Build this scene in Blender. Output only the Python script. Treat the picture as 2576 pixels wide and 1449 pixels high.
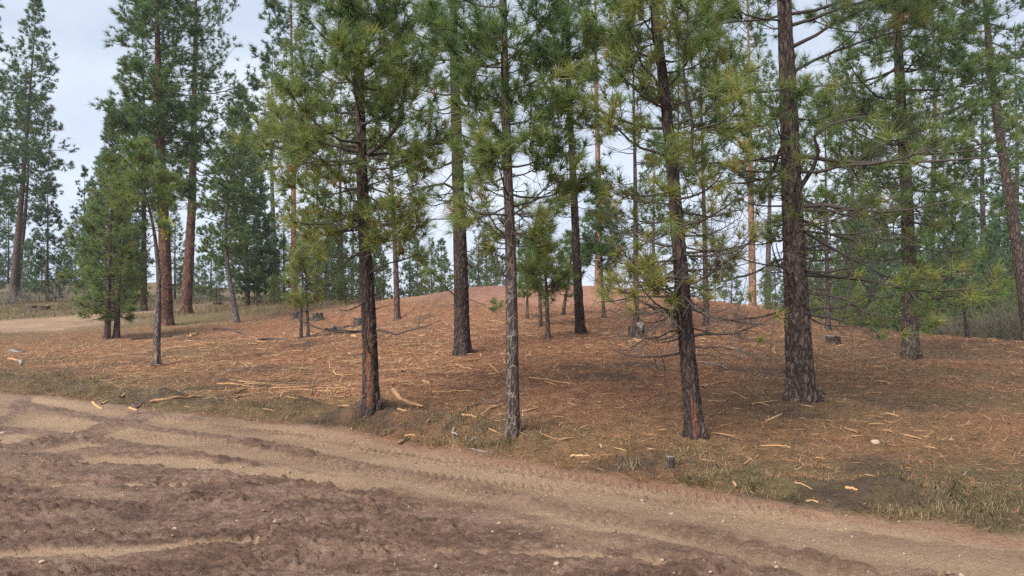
import bpy, math
import numpy as np
from mathutils import Vector

for o in list(bpy.data.objects):
    bpy.data.objects.remove(o)
scene = bpy.context.scene
COL = scene.collection
R = math.radians

# ---------------------------------------------------------------- camera
F, CX, CY, HOR, EYE = 1909.0, 1288.0, 724.5, 750.0, 1.6      # picture units of a 2576 wide frame
PITCH = math.atan((HOR - CY) / F)
cam = bpy.data.cameras.new('camera')
cam.sensor_width = 36.0
cam.lens = 36.0 * F / 2576.0
cam.clip_start, cam.clip_end = 0.05, 3000
camera = bpy.data.objects.new('camera', cam)
camera.location = (0, 0, EYE)
camera.rotation_euler = (math.pi / 2 + PITCH, 0, 0)
COL.objects.link(camera)
scene.camera = camera

# ---------------------------------------------------------------- sky, sun, exposure
SUN_EL, SUN_AZ = R(43), R(218)          # a veiled sun, behind and to the left of the camera
world = bpy.data.worlds.new('World')
scene.world = world
world.use_nodes = True
wn, wl = world.node_tree.nodes, world.node_tree.links
wn.clear()
w_out = wn.new('ShaderNodeOutputWorld')
bg = wn.new('ShaderNodeBackground')
sky = wn.new('ShaderNodeTexSky')
sky.sky_type = 'NISHITA'
sky.sun_disc = False
sky.sun_elevation, sky.sun_rotation = SUN_EL, SUN_AZ
sky.air_density, sky.dust_density = 1.0, 2.0
skyscale = wn.new('ShaderNodeVectorMath'); skyscale.operation = 'SCALE'
skyscale.inputs['Scale'].default_value = 0.10
tc = wn.new('ShaderNodeTexCoord')
cmap = wn.new('ShaderNodeMapping'); cmap.inputs['Scale'].default_value = (1, 1, 2.4)
cn = wn.new('ShaderNodeTexNoise')
cn.inputs['Scale'].default_value = 1.9; cn.inputs['Detail'].default_value = 7; cn.inputs['Roughness'].default_value = 0.55
cr = wn.new('ShaderNodeValToRGB')
cr.color_ramp.elements[0].position = 0.30; cr.color_ramp.elements[0].color = (0.42, 0.50, 0.655, 1)
cr.color_ramp.elements[1].position = 0.66; cr.color_ramp.elements[1].color = (0.75, 0.81, 0.915, 1)
cm = wn.new('ShaderNodeMix'); cm.data_type = 'RGBA'; cm.inputs['Factor'].default_value = 0.90
sep = wn.new('ShaderNodeSeparateXYZ')
hr = wn.new('ShaderNodeMapRange')       # overcast: paler towards the horizon all the way round
hr.inputs['From Min'].default_value = 0.0; hr.inputs['From Max'].default_value = 0.30
hr.inputs['To Min'].default_value = 1.22; hr.inputs['To Max'].default_value = 1.0
sc2 = wn.new('ShaderNodeVectorMath'); sc2.operation = 'SCALE'
wl.new(tc.outputs['Generated'], cmap.inputs['Vector'])
wl.new(cmap.outputs['Vector'], cn.inputs['Vector'])
wl.new(cn.outputs['Fac'], cr.inputs['Fac'])
wl.new(sky.outputs['Color'], skyscale.inputs[0])
wl.new(skyscale.outputs['Vector'], cm.inputs['A'])
wl.new(cr.outputs['Color'], cm.inputs['B'])
wl.new(tc.outputs['Generated'], sep.inputs['Vector'])
wl.new(sep.outputs['Z'], hr.inputs['Value'])
wl.new(cm.outputs['Result'], sc2.inputs[0])
wl.new(hr.outputs['Result'], sc2.inputs['Scale'])
wl.new(sc2.outputs['Vector'], bg.inputs['Color'])
bg.inputs['Strength'].default_value = 0.272
wl.new(bg.outputs['Background'], w_out.inputs['Surface'])

sun = bpy.data.lights.new('sun', 'SUN')
sun.energy, sun.angle, sun.color = 1.5, R(36), (1.0, 0.96, 0.90)
sun_o = bpy.data.objects.new('sun', sun)
sd = Vector((math.sin(SUN_AZ) * math.cos(SUN_EL), math.cos(SUN_AZ) * math.cos(SUN_EL), math.sin(SUN_EL)))
sun_o.rotation_euler = sd.to_track_quat('Z', 'Y').to_euler()
sun_o.location = (0, -20, 40)
COL.objects.link(sun_o)

vs = scene.view_settings
vs.view_transform, vs.look, vs.gamma, vs.use_curve_mapping = 'Standard', 'None', 1.0, False
vs.exposure = 2.22
scene.cycles.max_bounces = 6
scene.cycles.diffuse_bounces = 3
scene.cycles.transmission_bounces = 3
scene.cycles.use_denoising = False
scene.cycles.denoiser = 'OPENIMAGEDENOISE'
scene.cycles.denoising_input_passes = 'RGB_ALBEDO_NORMAL'

# ---------------------------------------------------------------- maths helpers
def ray(X, Y):
    cx, cz = (X - CX) / F, -(Y - CY) / F
    c, s = math.cos(PITCH), math.sin(PITCH)
    return np.array([cx, c - s * cz, s + c * cz])

def at_depth(X, Y, d):
    v = ray(X, Y)
    return v * (d / v[1]) + np.array([0, 0, EYE])

def at_z(X, Y, z):
    v = ray(X, Y)
    return v * ((z - EYE) / v[2]) + np.array([0, 0, EYE])

def h2(ix, iy, seed):
    h = (ix.astype(np.int64) * 374761393 + iy.astype(np.int64) * 668265263 + seed * 974711) & 0xffffffff
    h = ((h ^ (h >> 13)) * 1274126177) & 0xffffffff
    h = ((h ^ (h >> 16)) * 2246822519) & 0xffffffff
    return ((h ^ (h >> 15)) & 0xffffff) / 16777216.0

def vnoise(x, y, seed=0):
    ix, iy = np.floor(x), np.floor(y)
    fx, fy = x - ix, y - iy
    fx, fy = fx * fx * (3 - 2 * fx), fy * fy * (3 - 2 * fy)
    a = h2(ix, iy, seed); b = h2(ix + 1, iy, seed); c = h2(ix, iy + 1, seed); d = h2(ix + 1, iy + 1, seed)
    return (a + (b - a) * fx) * (1 - fy) + (c + (d - c) * fx) * fy

def fbm(x, y, seed=0, o=4, g=0.5):
    s, a, t = 0, 1.0, 0
    for k in range(o):
        s = s + a * vnoise(x, y, seed + k * 17); t += a
        a *= g; x, y = x * 2.03 + 5.1, y * 2.03 - 3.7
    return s / t

def worley(x, y, seed=0):
    ix, iy = np.floor(x), np.floor(y)
    f1 = np.full(x.shape, 9.0); f2 = np.full(x.shape, 9.0)
    for dx in (-1, 0, 1):
        for dy in (-1, 0, 1):
            cx, cy = ix + dx, iy + dy
            d = np.hypot(cx + h2(cx, cy, seed) - x, cy + h2(cx, cy, seed + 91) - y)
            f2 = np.minimum(f2, np.maximum(f1, d)); f1 = np.minimum(f1, d)
    return f1, f2

def sstep(a, b, x):
    t = np.clip((x - a) / (b - a), 0, 1)
    return t * t * (3 - 2 * t)

def pdist(x, y, pts):
    """distance to a polyline and length along it"""
    best = np.full(np.shape(x), 1e9); along = np.zeros(np.shape(x)); acc = 0
    for (ax, ay), (bx, by) in zip(pts[:-1], pts[1:]):
        vx, vy = bx - ax, by - ay; L = math.hypot(vx, vy)
        t = np.clip(((x - ax) * vx + (y - ay) * vy) / (L * L), 0, 1)
        d = np.hypot(x - ax - t * vx, y - ay - t * vy)
        m = d < best
        best = np.where(m, d, best); along = np.where(m, acc + t * L, along); acc += L
    return best, along

def norm(v):
    return v / np.maximum(np.linalg.norm(v, axis=-1, keepdims=True), 1e-9)

# ---------------------------------------------------------------- object helpers
def mesh(name, verts, faces, mats=(), smooth=False, attrs=None):
    verts = np.asarray(verts, np.float32); faces = np.asarray(faces, np.int32)
    me = bpy.data.meshes.new(name)
    n, k = faces.shape
    me.vertices.add(len(verts)); me.vertices.foreach_set('co', verts.ravel())
    me.loops.add(n * k); me.loops.foreach_set('vertex_index', faces.ravel())
    me.polygons.add(n)
    me.polygons.foreach_set('loop_start', np.arange(0, n * k, k, dtype=np.int32))
    if smooth:
        me.polygons.foreach_set('use_smooth', np.ones(n, bool))
    for key, val in (attrs or {}).items():
        a = me.attributes.new(key, 'FLOAT', 'POINT')
        a.data.foreach_set('value', np.asarray(val, np.float32).ravel())
    me.update(calc_edges=True)
    for m in mats:
        me.materials.append(m)
    return me

def obj(name, me, parent=None):
    o = bpy.data.objects.new(name, me)
    COL.objects.link(o)
    if parent is not None:
        o.parent = parent
    return o

def tag(o, label=None, cat=None, group=None, kind=None):
    for k, v in (('label', label), ('category', cat), ('group', group), ('kind', kind)):
        if v:
            o[k] = v
    return o

def empty(name, loc):
    o = bpy.data.objects.new(name, None)
    o.empty_display_size = 0.2
    o.location = loc
    COL.objects.link(o)
    return o

class Acc:
    """collects quads / tris of equal arity plus one float attribute"""
    def __init__(self): self.v, self.f, self.a, self.n = [], [], [], 0
    def add(self, v, f, a=None):
        self.v.append(v.reshape(-1, 3)); self.f.append(f + self.n)
        self.a.append(np.zeros(len(self.v[-1])) if a is None else np.broadcast_to(a, (len(self.v[-1]),)))
        self.n += len(self.v[-1])
    def get(self):
        return np.concatenate(self.v), np.concatenate(self.f), np.concatenate(self.a)

def tubes(P, Rr, M=3, twist=0.0):
    """P (N,K,3) paths, Rr (N,K) radii -> verts (N,K,M,3) and quads, grouped by path"""
    N, K, _ = P.shape
    T = np.empty_like(P); T[:, 1:-1] = P[:, 2:] - P[:, :-2]; T[:, 0] = P[:, 1] - P[:, 0]; T[:, -1] = P[:, -1] - P[:, -2]
    T = norm(T)
    ref = np.where(np.abs(T[:, :1, 2:3]) > 0.85, np.array([1.0, 0, 0]), np.array([0, 0, 1.0]))
    S = norm(np.cross(T, np.broadcast_to(ref, T.shape))); U = np.cross(S, T)
    a = np.arange(M) * 2 * np.pi / M + twist
    V = P[:, :, None] + Rr[:, :, None, None] * (S[:, :, None] * np.cos(a)[:, None] + U[:, :, None] * np.sin(a)[:, None])
    k, m = np.meshgrid(np.arange(K - 1), np.arange(M), indexing='ij')
    m2 = (m + 1) % M
    q = np.stack([k * M + m, k * M + m2, (k + 1) * M + m2, (k + 1) * M + m], -1).reshape(-1, 4)
    f = (np.arange(N)[:, None, None] * (K * M) + q[None]).reshape(N, -1, 4)
    return V.reshape(N, -1, 3), f

# ---------------------------------------------------------------- materials
def nodemat(name):
    m = bpy.data.materials.new(name); m.use_nodes = True
    n = m.node_tree.nodes; l = m.node_tree.links
    return m, n, l, n['Principled BSDF']

def ramp(n, stops):
    r = n.new('ShaderNodeValToRGB'); e = r.color_ramp.elements
    e[0].position, e[0].color = stops[0][0], (*stops[0][1], 1)
    e[1].position, e[1].color = stops[-1][0], (*stops[-1][1], 1)
    for p, c in stops[1:-1]:
        x = e.new(p); x.color = (*c, 1)
    return r

def noise(n, l, scale, detail=4, rough=0.55, vec=None):
    t = n.new('ShaderNodeTexNoise')
    t.inputs['Scale'].default_value = scale; t.inputs['Detail'].default_value = detail; t.inputs['Roughness'].default_value = rough
    if vec is not None: l.new(vec, t.inputs['Vector'])
    return t.outputs['Fac']

def attr(n, name):
    a = n.new('ShaderNodeAttribute'); a.attribute_name = name
    return a.outputs['Fac']

def mixc(n, l, fac, a, b):
    m = n.new('ShaderNodeMix'); m.data_type = 'RGBA'
    for sock, v in ((m.inputs['Factor'], fac), (m.inputs['A'], a), (m.inputs['B'], b)):
        if hasattr(v, 'is_output'): l.new(v, sock)
        elif isinstance(v, tuple): sock.default_value = (*v, 1)
        else: sock.default_value = v
    return m.outputs['Result']

def math_(n, l, op, a, b=0.0, clamp=False):
    m = n.new('ShaderNodeMath'); m.operation = op; m.use_clamp = clamp
    for i, v in enumerate((a, b)):
        if hasattr(v, 'is_output'): l.new(v, m.inputs[i])
        else: m.inputs[i].default_value = v
    return m.outputs['Value']

def ground_material():
    m, n, l, b = nodemat('forest_soil')
    g = n.new('ShaderNodeNewGeometry').outputs['Position']
    big = noise(n, l, 0.55, 4, 0.6, g); mid = noise(n, l, 5.0, 5, 0.65, g); fine = noise(n, l, 42, 6, 0.7, g); vfine = noise(n, l, 160, 3, 0.6, g)
    f1 = math_(n, l, 'ADD', math_(n, l, 'MULTIPLY', mid, 0.45), math_(n, l, 'MULTIPLY', fine, 0.55))
    litter = ramp(n, [(0.34, (0.058, 0.029, 0.020)), (0.44, (0.175, 0.080, 0.044)), (0.54, (0.310, 0.142, 0.072)), (0.66, (0.48, 0.265, 0.140))])
    l.new(f1, litter.inputs['Fac'])
    olive = ramp(n, [(0.30, (0.06, 0.045, 0.025)), (0.5, (0.155, 0.115, 0.055)), (0.7, (0.27, 0.21, 0.11))])
    l.new(f1, olive.inputs['Fac'])
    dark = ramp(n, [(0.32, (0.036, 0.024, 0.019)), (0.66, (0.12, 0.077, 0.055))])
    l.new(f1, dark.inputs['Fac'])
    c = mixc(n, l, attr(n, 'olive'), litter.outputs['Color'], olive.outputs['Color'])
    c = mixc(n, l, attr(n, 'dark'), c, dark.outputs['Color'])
    mud = ramp(n, [(0.36, (0.070, 0.041, 0.028)), (0.48, (0.182, 0.103, 0.069)), (0.62, (0.33, 0.213, 0.152))])
    mpm = n.new('ShaderNodeMapping'); mpm.inputs['Scale'].default_value = (0.6, 1.3, 1); l.new(g, mpm.inputs['Vector'])
    l.new(math_(n, l, 'ADD', math_(n, l, 'MULTIPLY', noise(n, l, 15, 6, 0.68, mpm.outputs['Vector']), 0.55), math_(n, l, 'MULTIPLY', noise(n, l, 2.2, 4, 0.6, mpm.outputs['Vector']), 0.45)), mud.inputs['Fac'])
    tan = ramp(n, [(0.36, (0.245, 0.150, 0.094)), (0.52, (0.42, 0.277, 0.174)), (0.66, (0.54, 0.39, 0.26))])
    l.new(math_(n, l, 'ADD', math_(n, l, 'MULTIPLY', fine, 0.6), math_(n, l, 'MULTIPLY', big, 0.4)), tan.inputs['Fac'])
    rc = mixc(n, l, attr(n, 'mud'), tan.outputs['Color'], mud.outputs['Color'])
    red = ramp(n, [(0.34, (0.19, 0.088, 0.056)), (0.64, (0.42, 0.215, 0.145))])
    l.new(f1, red.inputs['Fac'])
    rc = mixc(n, l, attr(n, 'red'), rc, red.outputs['Color'])
    c = mixc(n, l, attr(n, 'road'), c, rc)
    l.new(c, b.inputs['Base Color'])
    wet = math_(n, l, 'MULTIPLY', attr(n, 'mud'), attr(n, 'road'))
    ro = math_(n, l, 'SUBTRACT', 0.95, math_(n, l, 'MULTIPLY', wet, math_(n, l, 'MULTIPLY', mid, 0.55)))
    l.new(ro, b.inputs['Roughness'])
    b.inputs['Specular IOR Level'].default_value = 0.25
    bp = n.new('ShaderNodeBump'); bp.inputs['Strength'].default_value = 1.0; bp.inputs['Distance'].default_value = 0.045
    l.new(math_(n, l, 'ADD', fine, math_(n, l, 'MULTIPLY', vfine, 0.5)), bp.inputs['Height'])
    l.new(bp.outputs['Normal'], b.inputs['Normal'])
    return m

def bark_material(name, plate, crack, scar=None, cellsize=0.055, width=0.17):
    m, n, l, b = nodemat(name)
    tcn = n.new('ShaderNodeNewGeometry').outputs['Position']
    mp = n.new('ShaderNodeMapping'); mp.inputs['Scale'].default_value = (1, 1, 0.25)
    l.new(tcn, mp.inputs['Vector'])
    fine = noise(n, l, 45, 6, 0.7, mp.outputs['Vector']); mid = noise(n, l, 7, 4, 0.6, mp.outputs['Vector'])
    d = tuple(x * 0.50 for x in plate); u = tuple(min(1, x * 1.65) for x in plate)
    pr = ramp(n, [(0.32, d), (0.52, plate), (0.70, u)])
    l.new(math_(n, l, 'ADD', math_(n, l, 'MULTIPLY', fine, 0.6), math_(n, l, 'MULTIPLY', mid, 0.4)), pr.inputs['Fac'])
    cc = mixc(n, l, fine, tuple(x * 0.55 for x in crack), crack)
    mp2 = n.new('ShaderNodeMapping'); mp2.inputs['Scale'].default_value = (1 / cellsize, 1 / cellsize, 0.24 / cellsize)
    nz = n.new('ShaderNodeTexNoise'); nz.inputs['Scale'].default_value = 9.0; nz.inputs['Detail'].default_value = 3; l.new(tcn, nz.inputs['Vector'])
    wv = n.new('ShaderNodeVectorMath'); wv.operation = 'MULTIPLY_ADD'; wv.inputs[1].default_value = (cellsize * 1.6,) * 3
    l.new(nz.outputs['Color'], wv.inputs[0]); l.new(tcn, wv.inputs[2]); l.new(wv.outputs['Vector'], mp2.inputs['Vector'])
    vo = n.new('ShaderNodeTexVoronoi'); vo.feature = 'DISTANCE_TO_EDGE'; vo.inputs['Scale'].default_value = 1.0
    l.new(mp2.outputs['Vector'], vo.inputs['Vector'])
    ck = n.new('ShaderNodeMapRange'); ck.inputs['From Min'].default_value = width; ck.inputs['From Max'].default_value = width * 0.25
    l.new(vo.outputs['Distance'], ck.inputs['Value'])
    ckf = math_(n, l, 'MULTIPLY', ck.outputs['Result'], math_(n, l, 'ADD', fine, 0.35), True)
    ckf = math_(n, l, 'MAXIMUM', ckf, math_(n, l, 'MULTIPLY', attr(n, 'crack'), 0.75))
    c = mixc(n, l, ckf, pr.outputs['Color'], cc)
    if scar:
        sr = ramp(n, [(0.36, tuple(x * 0.28 for x in scar)), (0.60, scar)])
        l.new(math_(n, l, 'ADD', math_(n, l, 'MULTIPLY', fine, 0.5), math_(n, l, 'MULTIPLY', mid, 0.5)), sr.inputs['Fac'])
        c = mixc(n, l, attr(n, 'scar'), c, sr.outputs['Color'])
    l.new(c, b.inputs['Base Color'])
    b.inputs['Roughness'].default_value = 0.9; b.inputs['Specular IOR Level'].default_value = 0.2
    bp = n.new('ShaderNodeBump'); bp.inputs['Strength'].default_value = 0.7; bp.inputs['Distance'].default_value = 0.015
    l.new(math_(n, l, 'SUBTRACT', fine, math_(n, l, 'MULTIPLY', ckf, 1.2)), bp.inputs['Height']); l.new(bp.outputs['Normal'], b.inputs['Normal'])
    return m

def tint_material(name, stops, trans=0.0, rough=0.8, spec=0.2, key='tint'):
    m, n, l, b = nodemat(name)
    r = ramp(n, stops)
    l.new(attr(n, key), r.inputs['Fac'])
    l.new(r.outputs['Color'], b.inputs['Base Color'])
    b.inputs['Roughness'].default_value = rough; b.inputs['Specular IOR Level'].default_value = spec
    if trans:
        t = n.new('ShaderNodeBsdfTranslucent'); l.new(r.outputs['Color'], t.inputs['Color'])
        mx = n.new('ShaderNodeMixShader'); mx.inputs['Fac'].default_value = trans
        l.new(b.outputs['BSDF'], mx.inputs[1]); l.new(t.outputs['BSDF'], mx.inputs[2])
        l.new(mx.outputs['Shader'], n['Material Output'].inputs['Surface'])
    return m

M_GROUND = ground_material()
M_BARK_DARK = bark_material('bark_charcoal', (0.088, 0.062, 0.054), (0.018, 0.013, 0.012), (0.20, 0.085, 0.048), 0.05, 0.20)
M_BARK_VEIN = bark_material('bark_pale_fissured', (0.048, 0.034, 0.031), (0.27, 0.21, 0.175), (0.33, 0.16, 0.11), 0.045, 0.085)
M_BARK_GREY = bark_material('bark_grey_brown', (0.135, 0.098, 0.084), (0.026, 0.019, 0.016), None, 0.06, 0.16)
M_BARK_RED = bark_material('bark_orange', (0.170, 0.083, 0.057), (0.032, 0.018, 0.016), None, 0.16, 0.16)
M_BARK_FAR = bark_material('bark_far_brown', (0.125, 0.085, 0.072), (0.04, 0.03, 0.027), None, 0.09, 0.18)
M_BARK_TAN = bark_material('bark_tan', (0.33, 0.185, 0.115), (0.10, 0.06, 0.045), None, 0.14, 0.14)
M_BARK_SCAR = bark_material('bark_slim_grey', (0.15, 0.125, 0.118), (0.05, 0.037, 0.034), (0.55, 0.33, 0.17), 0.05, 0.15)
M_TWIG = tint_material('twig_bark', [(0.0, (0.040, 0.032, 0.029)), (0.6, (0.085, 0.068, 0.058)), (1.0, (0.20, 0.175, 0.15))], 0, 0.9)
GREEN = [(0.0, (0.045, 0.092, 0.046)), (0.3, (0.098, 0.166, 0.060)), (0.55, (0.175, 0.225, 0.064)), (0.8, (0.29, 0.285, 0.075)), (0.93, (0.36, 0.27, 0.08)), (1.0, (0.36, 0.13, 0.05))]
M_NEEDLE = tint_material('pine_needles', GREEN, 0.45, 0.55, 0.35)
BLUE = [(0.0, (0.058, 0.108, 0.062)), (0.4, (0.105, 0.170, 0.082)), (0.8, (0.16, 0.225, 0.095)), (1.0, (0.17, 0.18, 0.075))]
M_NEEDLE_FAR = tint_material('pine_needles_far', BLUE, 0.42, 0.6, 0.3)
M_LITTER = tint_material('litter_straw', [(0.0, (0.08, 0.042, 0.028)), (0.35, (0.23, 0.10, 0.052)), (0.65, (0.40, 0.195, 0.095)), (0.88, (0.52, 0.34, 0.19)), (1.0, (0.62, 0.48, 0.32))], 0, 0.9)
M_GRASS = tint_material('dry_grass', [(0.0, (0.060, 0.070, 0.028)), (0.35, (0.11, 0.095, 0.045)), (0.65, (0.23, 0.155, 0.085)), (1.0, (0.31, 0.235, 0.14))], 0.25, 0.8)
M_WOOD = tint_material('splintered_wood', [(0.0, (0.10, 0.07, 0.055)), (0.3, (0.27, 0.16, 0.085)), (0.6, (0.43, 0.245, 0.12)), (0.85, (0.53, 0.35, 0.19)), (1.0, (0.58, 0.45, 0.30))], 0, 0.85)
M_GREYWOOD = tint_material('weathered_wood', [(0.0, (0.07, 0.058, 0.052)), (1.0, (0.42, 0.38, 0.34))], 0, 0.85)
M_STONE = tint_material('pale_stone', [(0.0, (0.20, 0.135, 0.095)), (1.0, (0.36, 0.27, 0.19))], 0, 0.8)
M_LICHEN = tint_material('wolf_lichen', [(0.0, (0.32, 0.36, 0.03)), (1.0, (0.55, 0.55, 0.06))], 0.2, 0.9)

# ---------------------------------------------------------------- terrain heights
ctrl = []
def cz(X, Y, z): p = at_z(X, Y, z); ctrl.append(p)
def cd(X, Y, d): p = at_depth(X, Y, d); ctrl.append(p)
EDGE_PX = [(2576, 1345), (2300, 1310), (2000, 1275), (1750, 1232), (1500, 1190), (1250, 1150), (1000, 1110), (700, 1065), (400, 1035), (150, 1000), (0, 985)]
EDGE = [at_z(X, Y, 0)[:2] for X, Y in EDGE_PX]
EDGE = [np.array(p) for p in [(60, -14), (30, -4), (15, 1.0), (8, 3.4), (4.6, 4.7)]] + EDGE + [np.array(p) for p in [(-14, 15.6), (-22, 19.5), (-40, 27), (-80, 42)]]
EDGE = np.array(EDGE)[::-1]
edge_y = lambda x: np.interp(x, EDGE[:, 0], EDGE[:, 1])
for p in EDGE[1:-1]:
    ctrl.append(np.array([p[0], p[1], 0.0])); ctrl.append(np.array([p[0] - 0.2, p[1] - 1.5, 0.0]))
for x in (-30, -15, -6, 0, 6, 15, 30):
    for y in (-40, -12, -4, 2.5):
        if y < edge_y(x) - 1.5: ctrl.append(np.array([x, y, 0.0]))
for a in [(1290, 1095, .13), (1750, 1100, .16), (935, 1030, .17), (2015, 1005, .28), (393, 920, .22), (1163, 890, .45), (2290, 900, .45), (285, 852, .25),
          (418, 820, .42), (1378, 855, .68), (1458, 838, .76), (1600, 838, .75), (765, 850, .5), (2576, 1000, .22), (2400, 1100, .14), (2576, 1200, .10),
          (0, 900, .10), (150, 880, .16), (100, 940, .10), (600, 950, .2), (1500, 980, .32), (2150, 1120, .13)]: cz(*a)
for a in [(467, 790, 40), (595, 812, 33), (1000, 808, 29), (1775, 820, 20.5), (2082, 832, 20.5), (2200, 832, 21), (2400, 850, 20), (2576, 858, 19), (2800, 870, 18),
          (1060, 775, 29), (1200, 770, 29), (1500, 768, 29), (1750, 775, 26), (1100, 738, 33), (1250, 718, 34), (1380, 716, 34), (1500, 715, 34), (1700, 738, 32), (1850, 765, 28), (1950, 783, 26),
          (0, 828, 34), (-200, 815, 38), (0, 803, 42), (0, 762, 58), (150, 790, 45), (300, 772, 50), (560, 766, 48), (700, 752, 55), (850, 760, 45), (930, 757, 44), (-300, 765, 60)]: cd(*a)
for X in (1150, 1400, 1700, 2000): ctrl.append(np.array([(X - CX) / F * 46, 46, 0.6])); ctrl.append(np.array([(X - CX) / F * 75, 75, -2.5]))
for X in (2150, 2400, 2650): ctrl.append(np.array([(X - CX) / F * 30, 30, -0.5])); ctrl.append(np.array([(X - CX) / F * 50, 50, -2.4])); ctrl.append(np.array([(X - CX) / F * 80, 80, -3.5]))
ctrl += [np.array(p, float) for p in [(-80, 70, 2.5), (-50, 95, 4), (-10, 90, 1.5), (-90, 20, .5), (60, 20, -1), (60, -30, 0), (-60, -30, 0), (0, 140, -3), (90, 90, -4), (-120, 130, 4), (40, 130, -4)]]
ctrl = np.array(ctrl)
MQ = 0.7
_D = np.sqrt(((ctrl[:, None, :2] - ctrl[None, :, :2]) ** 2).sum(-1) + MQ * MQ)
_W = np.linalg.solve(_D - 0.05 * np.eye(len(ctrl)), ctrl[:, 2])

_RF = [(-400, 33, 7.0), (-60, 35, 5.6), (0, 36, 5.0), (100, 39, 3.8), (240, 42, 2.2), (400, 45, 1.5), (560, 50, 1.3)]
ROADFAR = [((X - CX) / F * d, d) for X, d, w in _RF]
_rl = np.concatenate([[0], np.cumsum(np.hypot(*np.diff(np.array(ROADFAR), axis=0).T))])
MOUND = (2.9, 33.6, 7.6, 4.6)

TRUNKS = [(*at_z(X, Y, z)[:2], r) for X, Y, z, r in [(1290, 1095, .13, .3), (1750, 1100, .16, .3), (935, 1030, .17, .35), (2015, 1005, .28, .45), (393, 920, .22, .25), (1163, 890, .45, .42), (2290, 900, .45, .4), (1458, 838, .76, .4)]]

def base_h(x, y):
    sh = x.shape; x, y = x.ravel(), y.ravel(); out = np.empty(len(x))
    for i in range(0, len(x), 20000):
        a, b = x[i:i + 20000, None], y[i:i + 20000, None]
        out[i:i + 20000] = np.sqrt((a - ctrl[:, 0]) ** 2 + (b - ctrl[:, 1]) ** 2 + MQ * MQ) @ _W
    r = np.hypot(x, y)
    out = out * (1 - sstep(110, 260, r)) + sstep(110, 260, r) * -2.0
    s = (edge_y(x) - y) * 0.85
    off = sstep(0.0, 0.6, -s)
    out = np.where(s > 0.3, out * (1 - sstep(0.3, 1.2, s)), out)
    # bank lip and lumpy forest floor
    lump = 0.09 * (fbm(x * 1.5, y * 1.5, 5, 3) - 0.5) + 0.22 * (fbm(x * .4, y * .4, 8, 2) - 0.5) * sstep(10, 24, r)
    lip = 0.20 * np.exp(-((-s - 0.5) / 0.34) ** 2) * (2.2 * fbm(x * 1.7, y * 1.7, 23, 3) - 0.5)
    out = out + off * (lump + lip) * (1 - sstep(90, 200, r))
    for tx, ty, tr in TRUNKS:      # needles and soil banked up round the near trunks
        q = ((x - tx) ** 2 + (y - ty) ** 2) / (tr * tr)
        out = out + 0.07 * np.exp(-q) * (q < 9)
    return out.reshape(sh)

STRIPS = [  # compacted pale soil between the churned wheel tracks: picture path, half width (m)
    ([(225, 1158), (450, 1163), (700, 1192), (930, 1225)], 0.17), ([(-100, 1400), (250, 1392), (480, 1372), (640, 1360)], 0.085), ([(930, 1385), (1300, 1391), (1660, 1406)], 0.035),
    ([(1040, 1282), (1290, 1291), (1500, 1300)], 0.03), ([(-60, 1224), (200, 1221), (460, 1224)], 0.035), ([(285, 1082), (430, 1098)], 0.16), ([(60, 1050), (240, 1078)], 0.30),
    ([(100, 1130), (330, 1115)], 0.16), ([(-80, 1115), (45, 1102)], 0.3), ([(60, 1000), (280, 1040), (500, 1068)], 0.16), ([(640, 1070), (900, 1112), (1150, 1152)], 0.16),
    ([(700, 1098), (1000, 1148), (1300, 1195), (1650, 1243)], 0.10), ([(1100, 1140), (1500, 1202), (2000, 1290), (2600, 1372)], 0.15), ([(1900, 1290), (2300, 1335), (2600, 1365)], 0.16),
    ([(1700, 1265), (2100, 1322), (2500, 1372)], 0.07)]
STRIPS = [([at_z(X, Y, 0)[:2] for X, Y in p], w) for p, w in STRIPS]
TRACKS = [  # pressed tyre prints: picture path, half width
    ([(45, 1012), (200, 1045), (340, 1072), (560, 1100)], 0.13), ([(375, 1040), (290, 1070), (180, 1105), (-60, 1150)], 0.24), ([(60, 1000), (40, 1040), (-40, 1075)], 0.12),
    ([(900, 1128), (1300, 1180), (1700, 1240), (2050, 1300)], 0.16), ([(600, 1110), (1000, 1190), (1400, 1232)], 0.16), ([(-40, 1075), (150, 1095), (320, 1120)], 0.14)]
TRACKS = [([at_z(X, Y, 0)[:2] for X, Y in p], w) for p, w in TRACKS]

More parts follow.
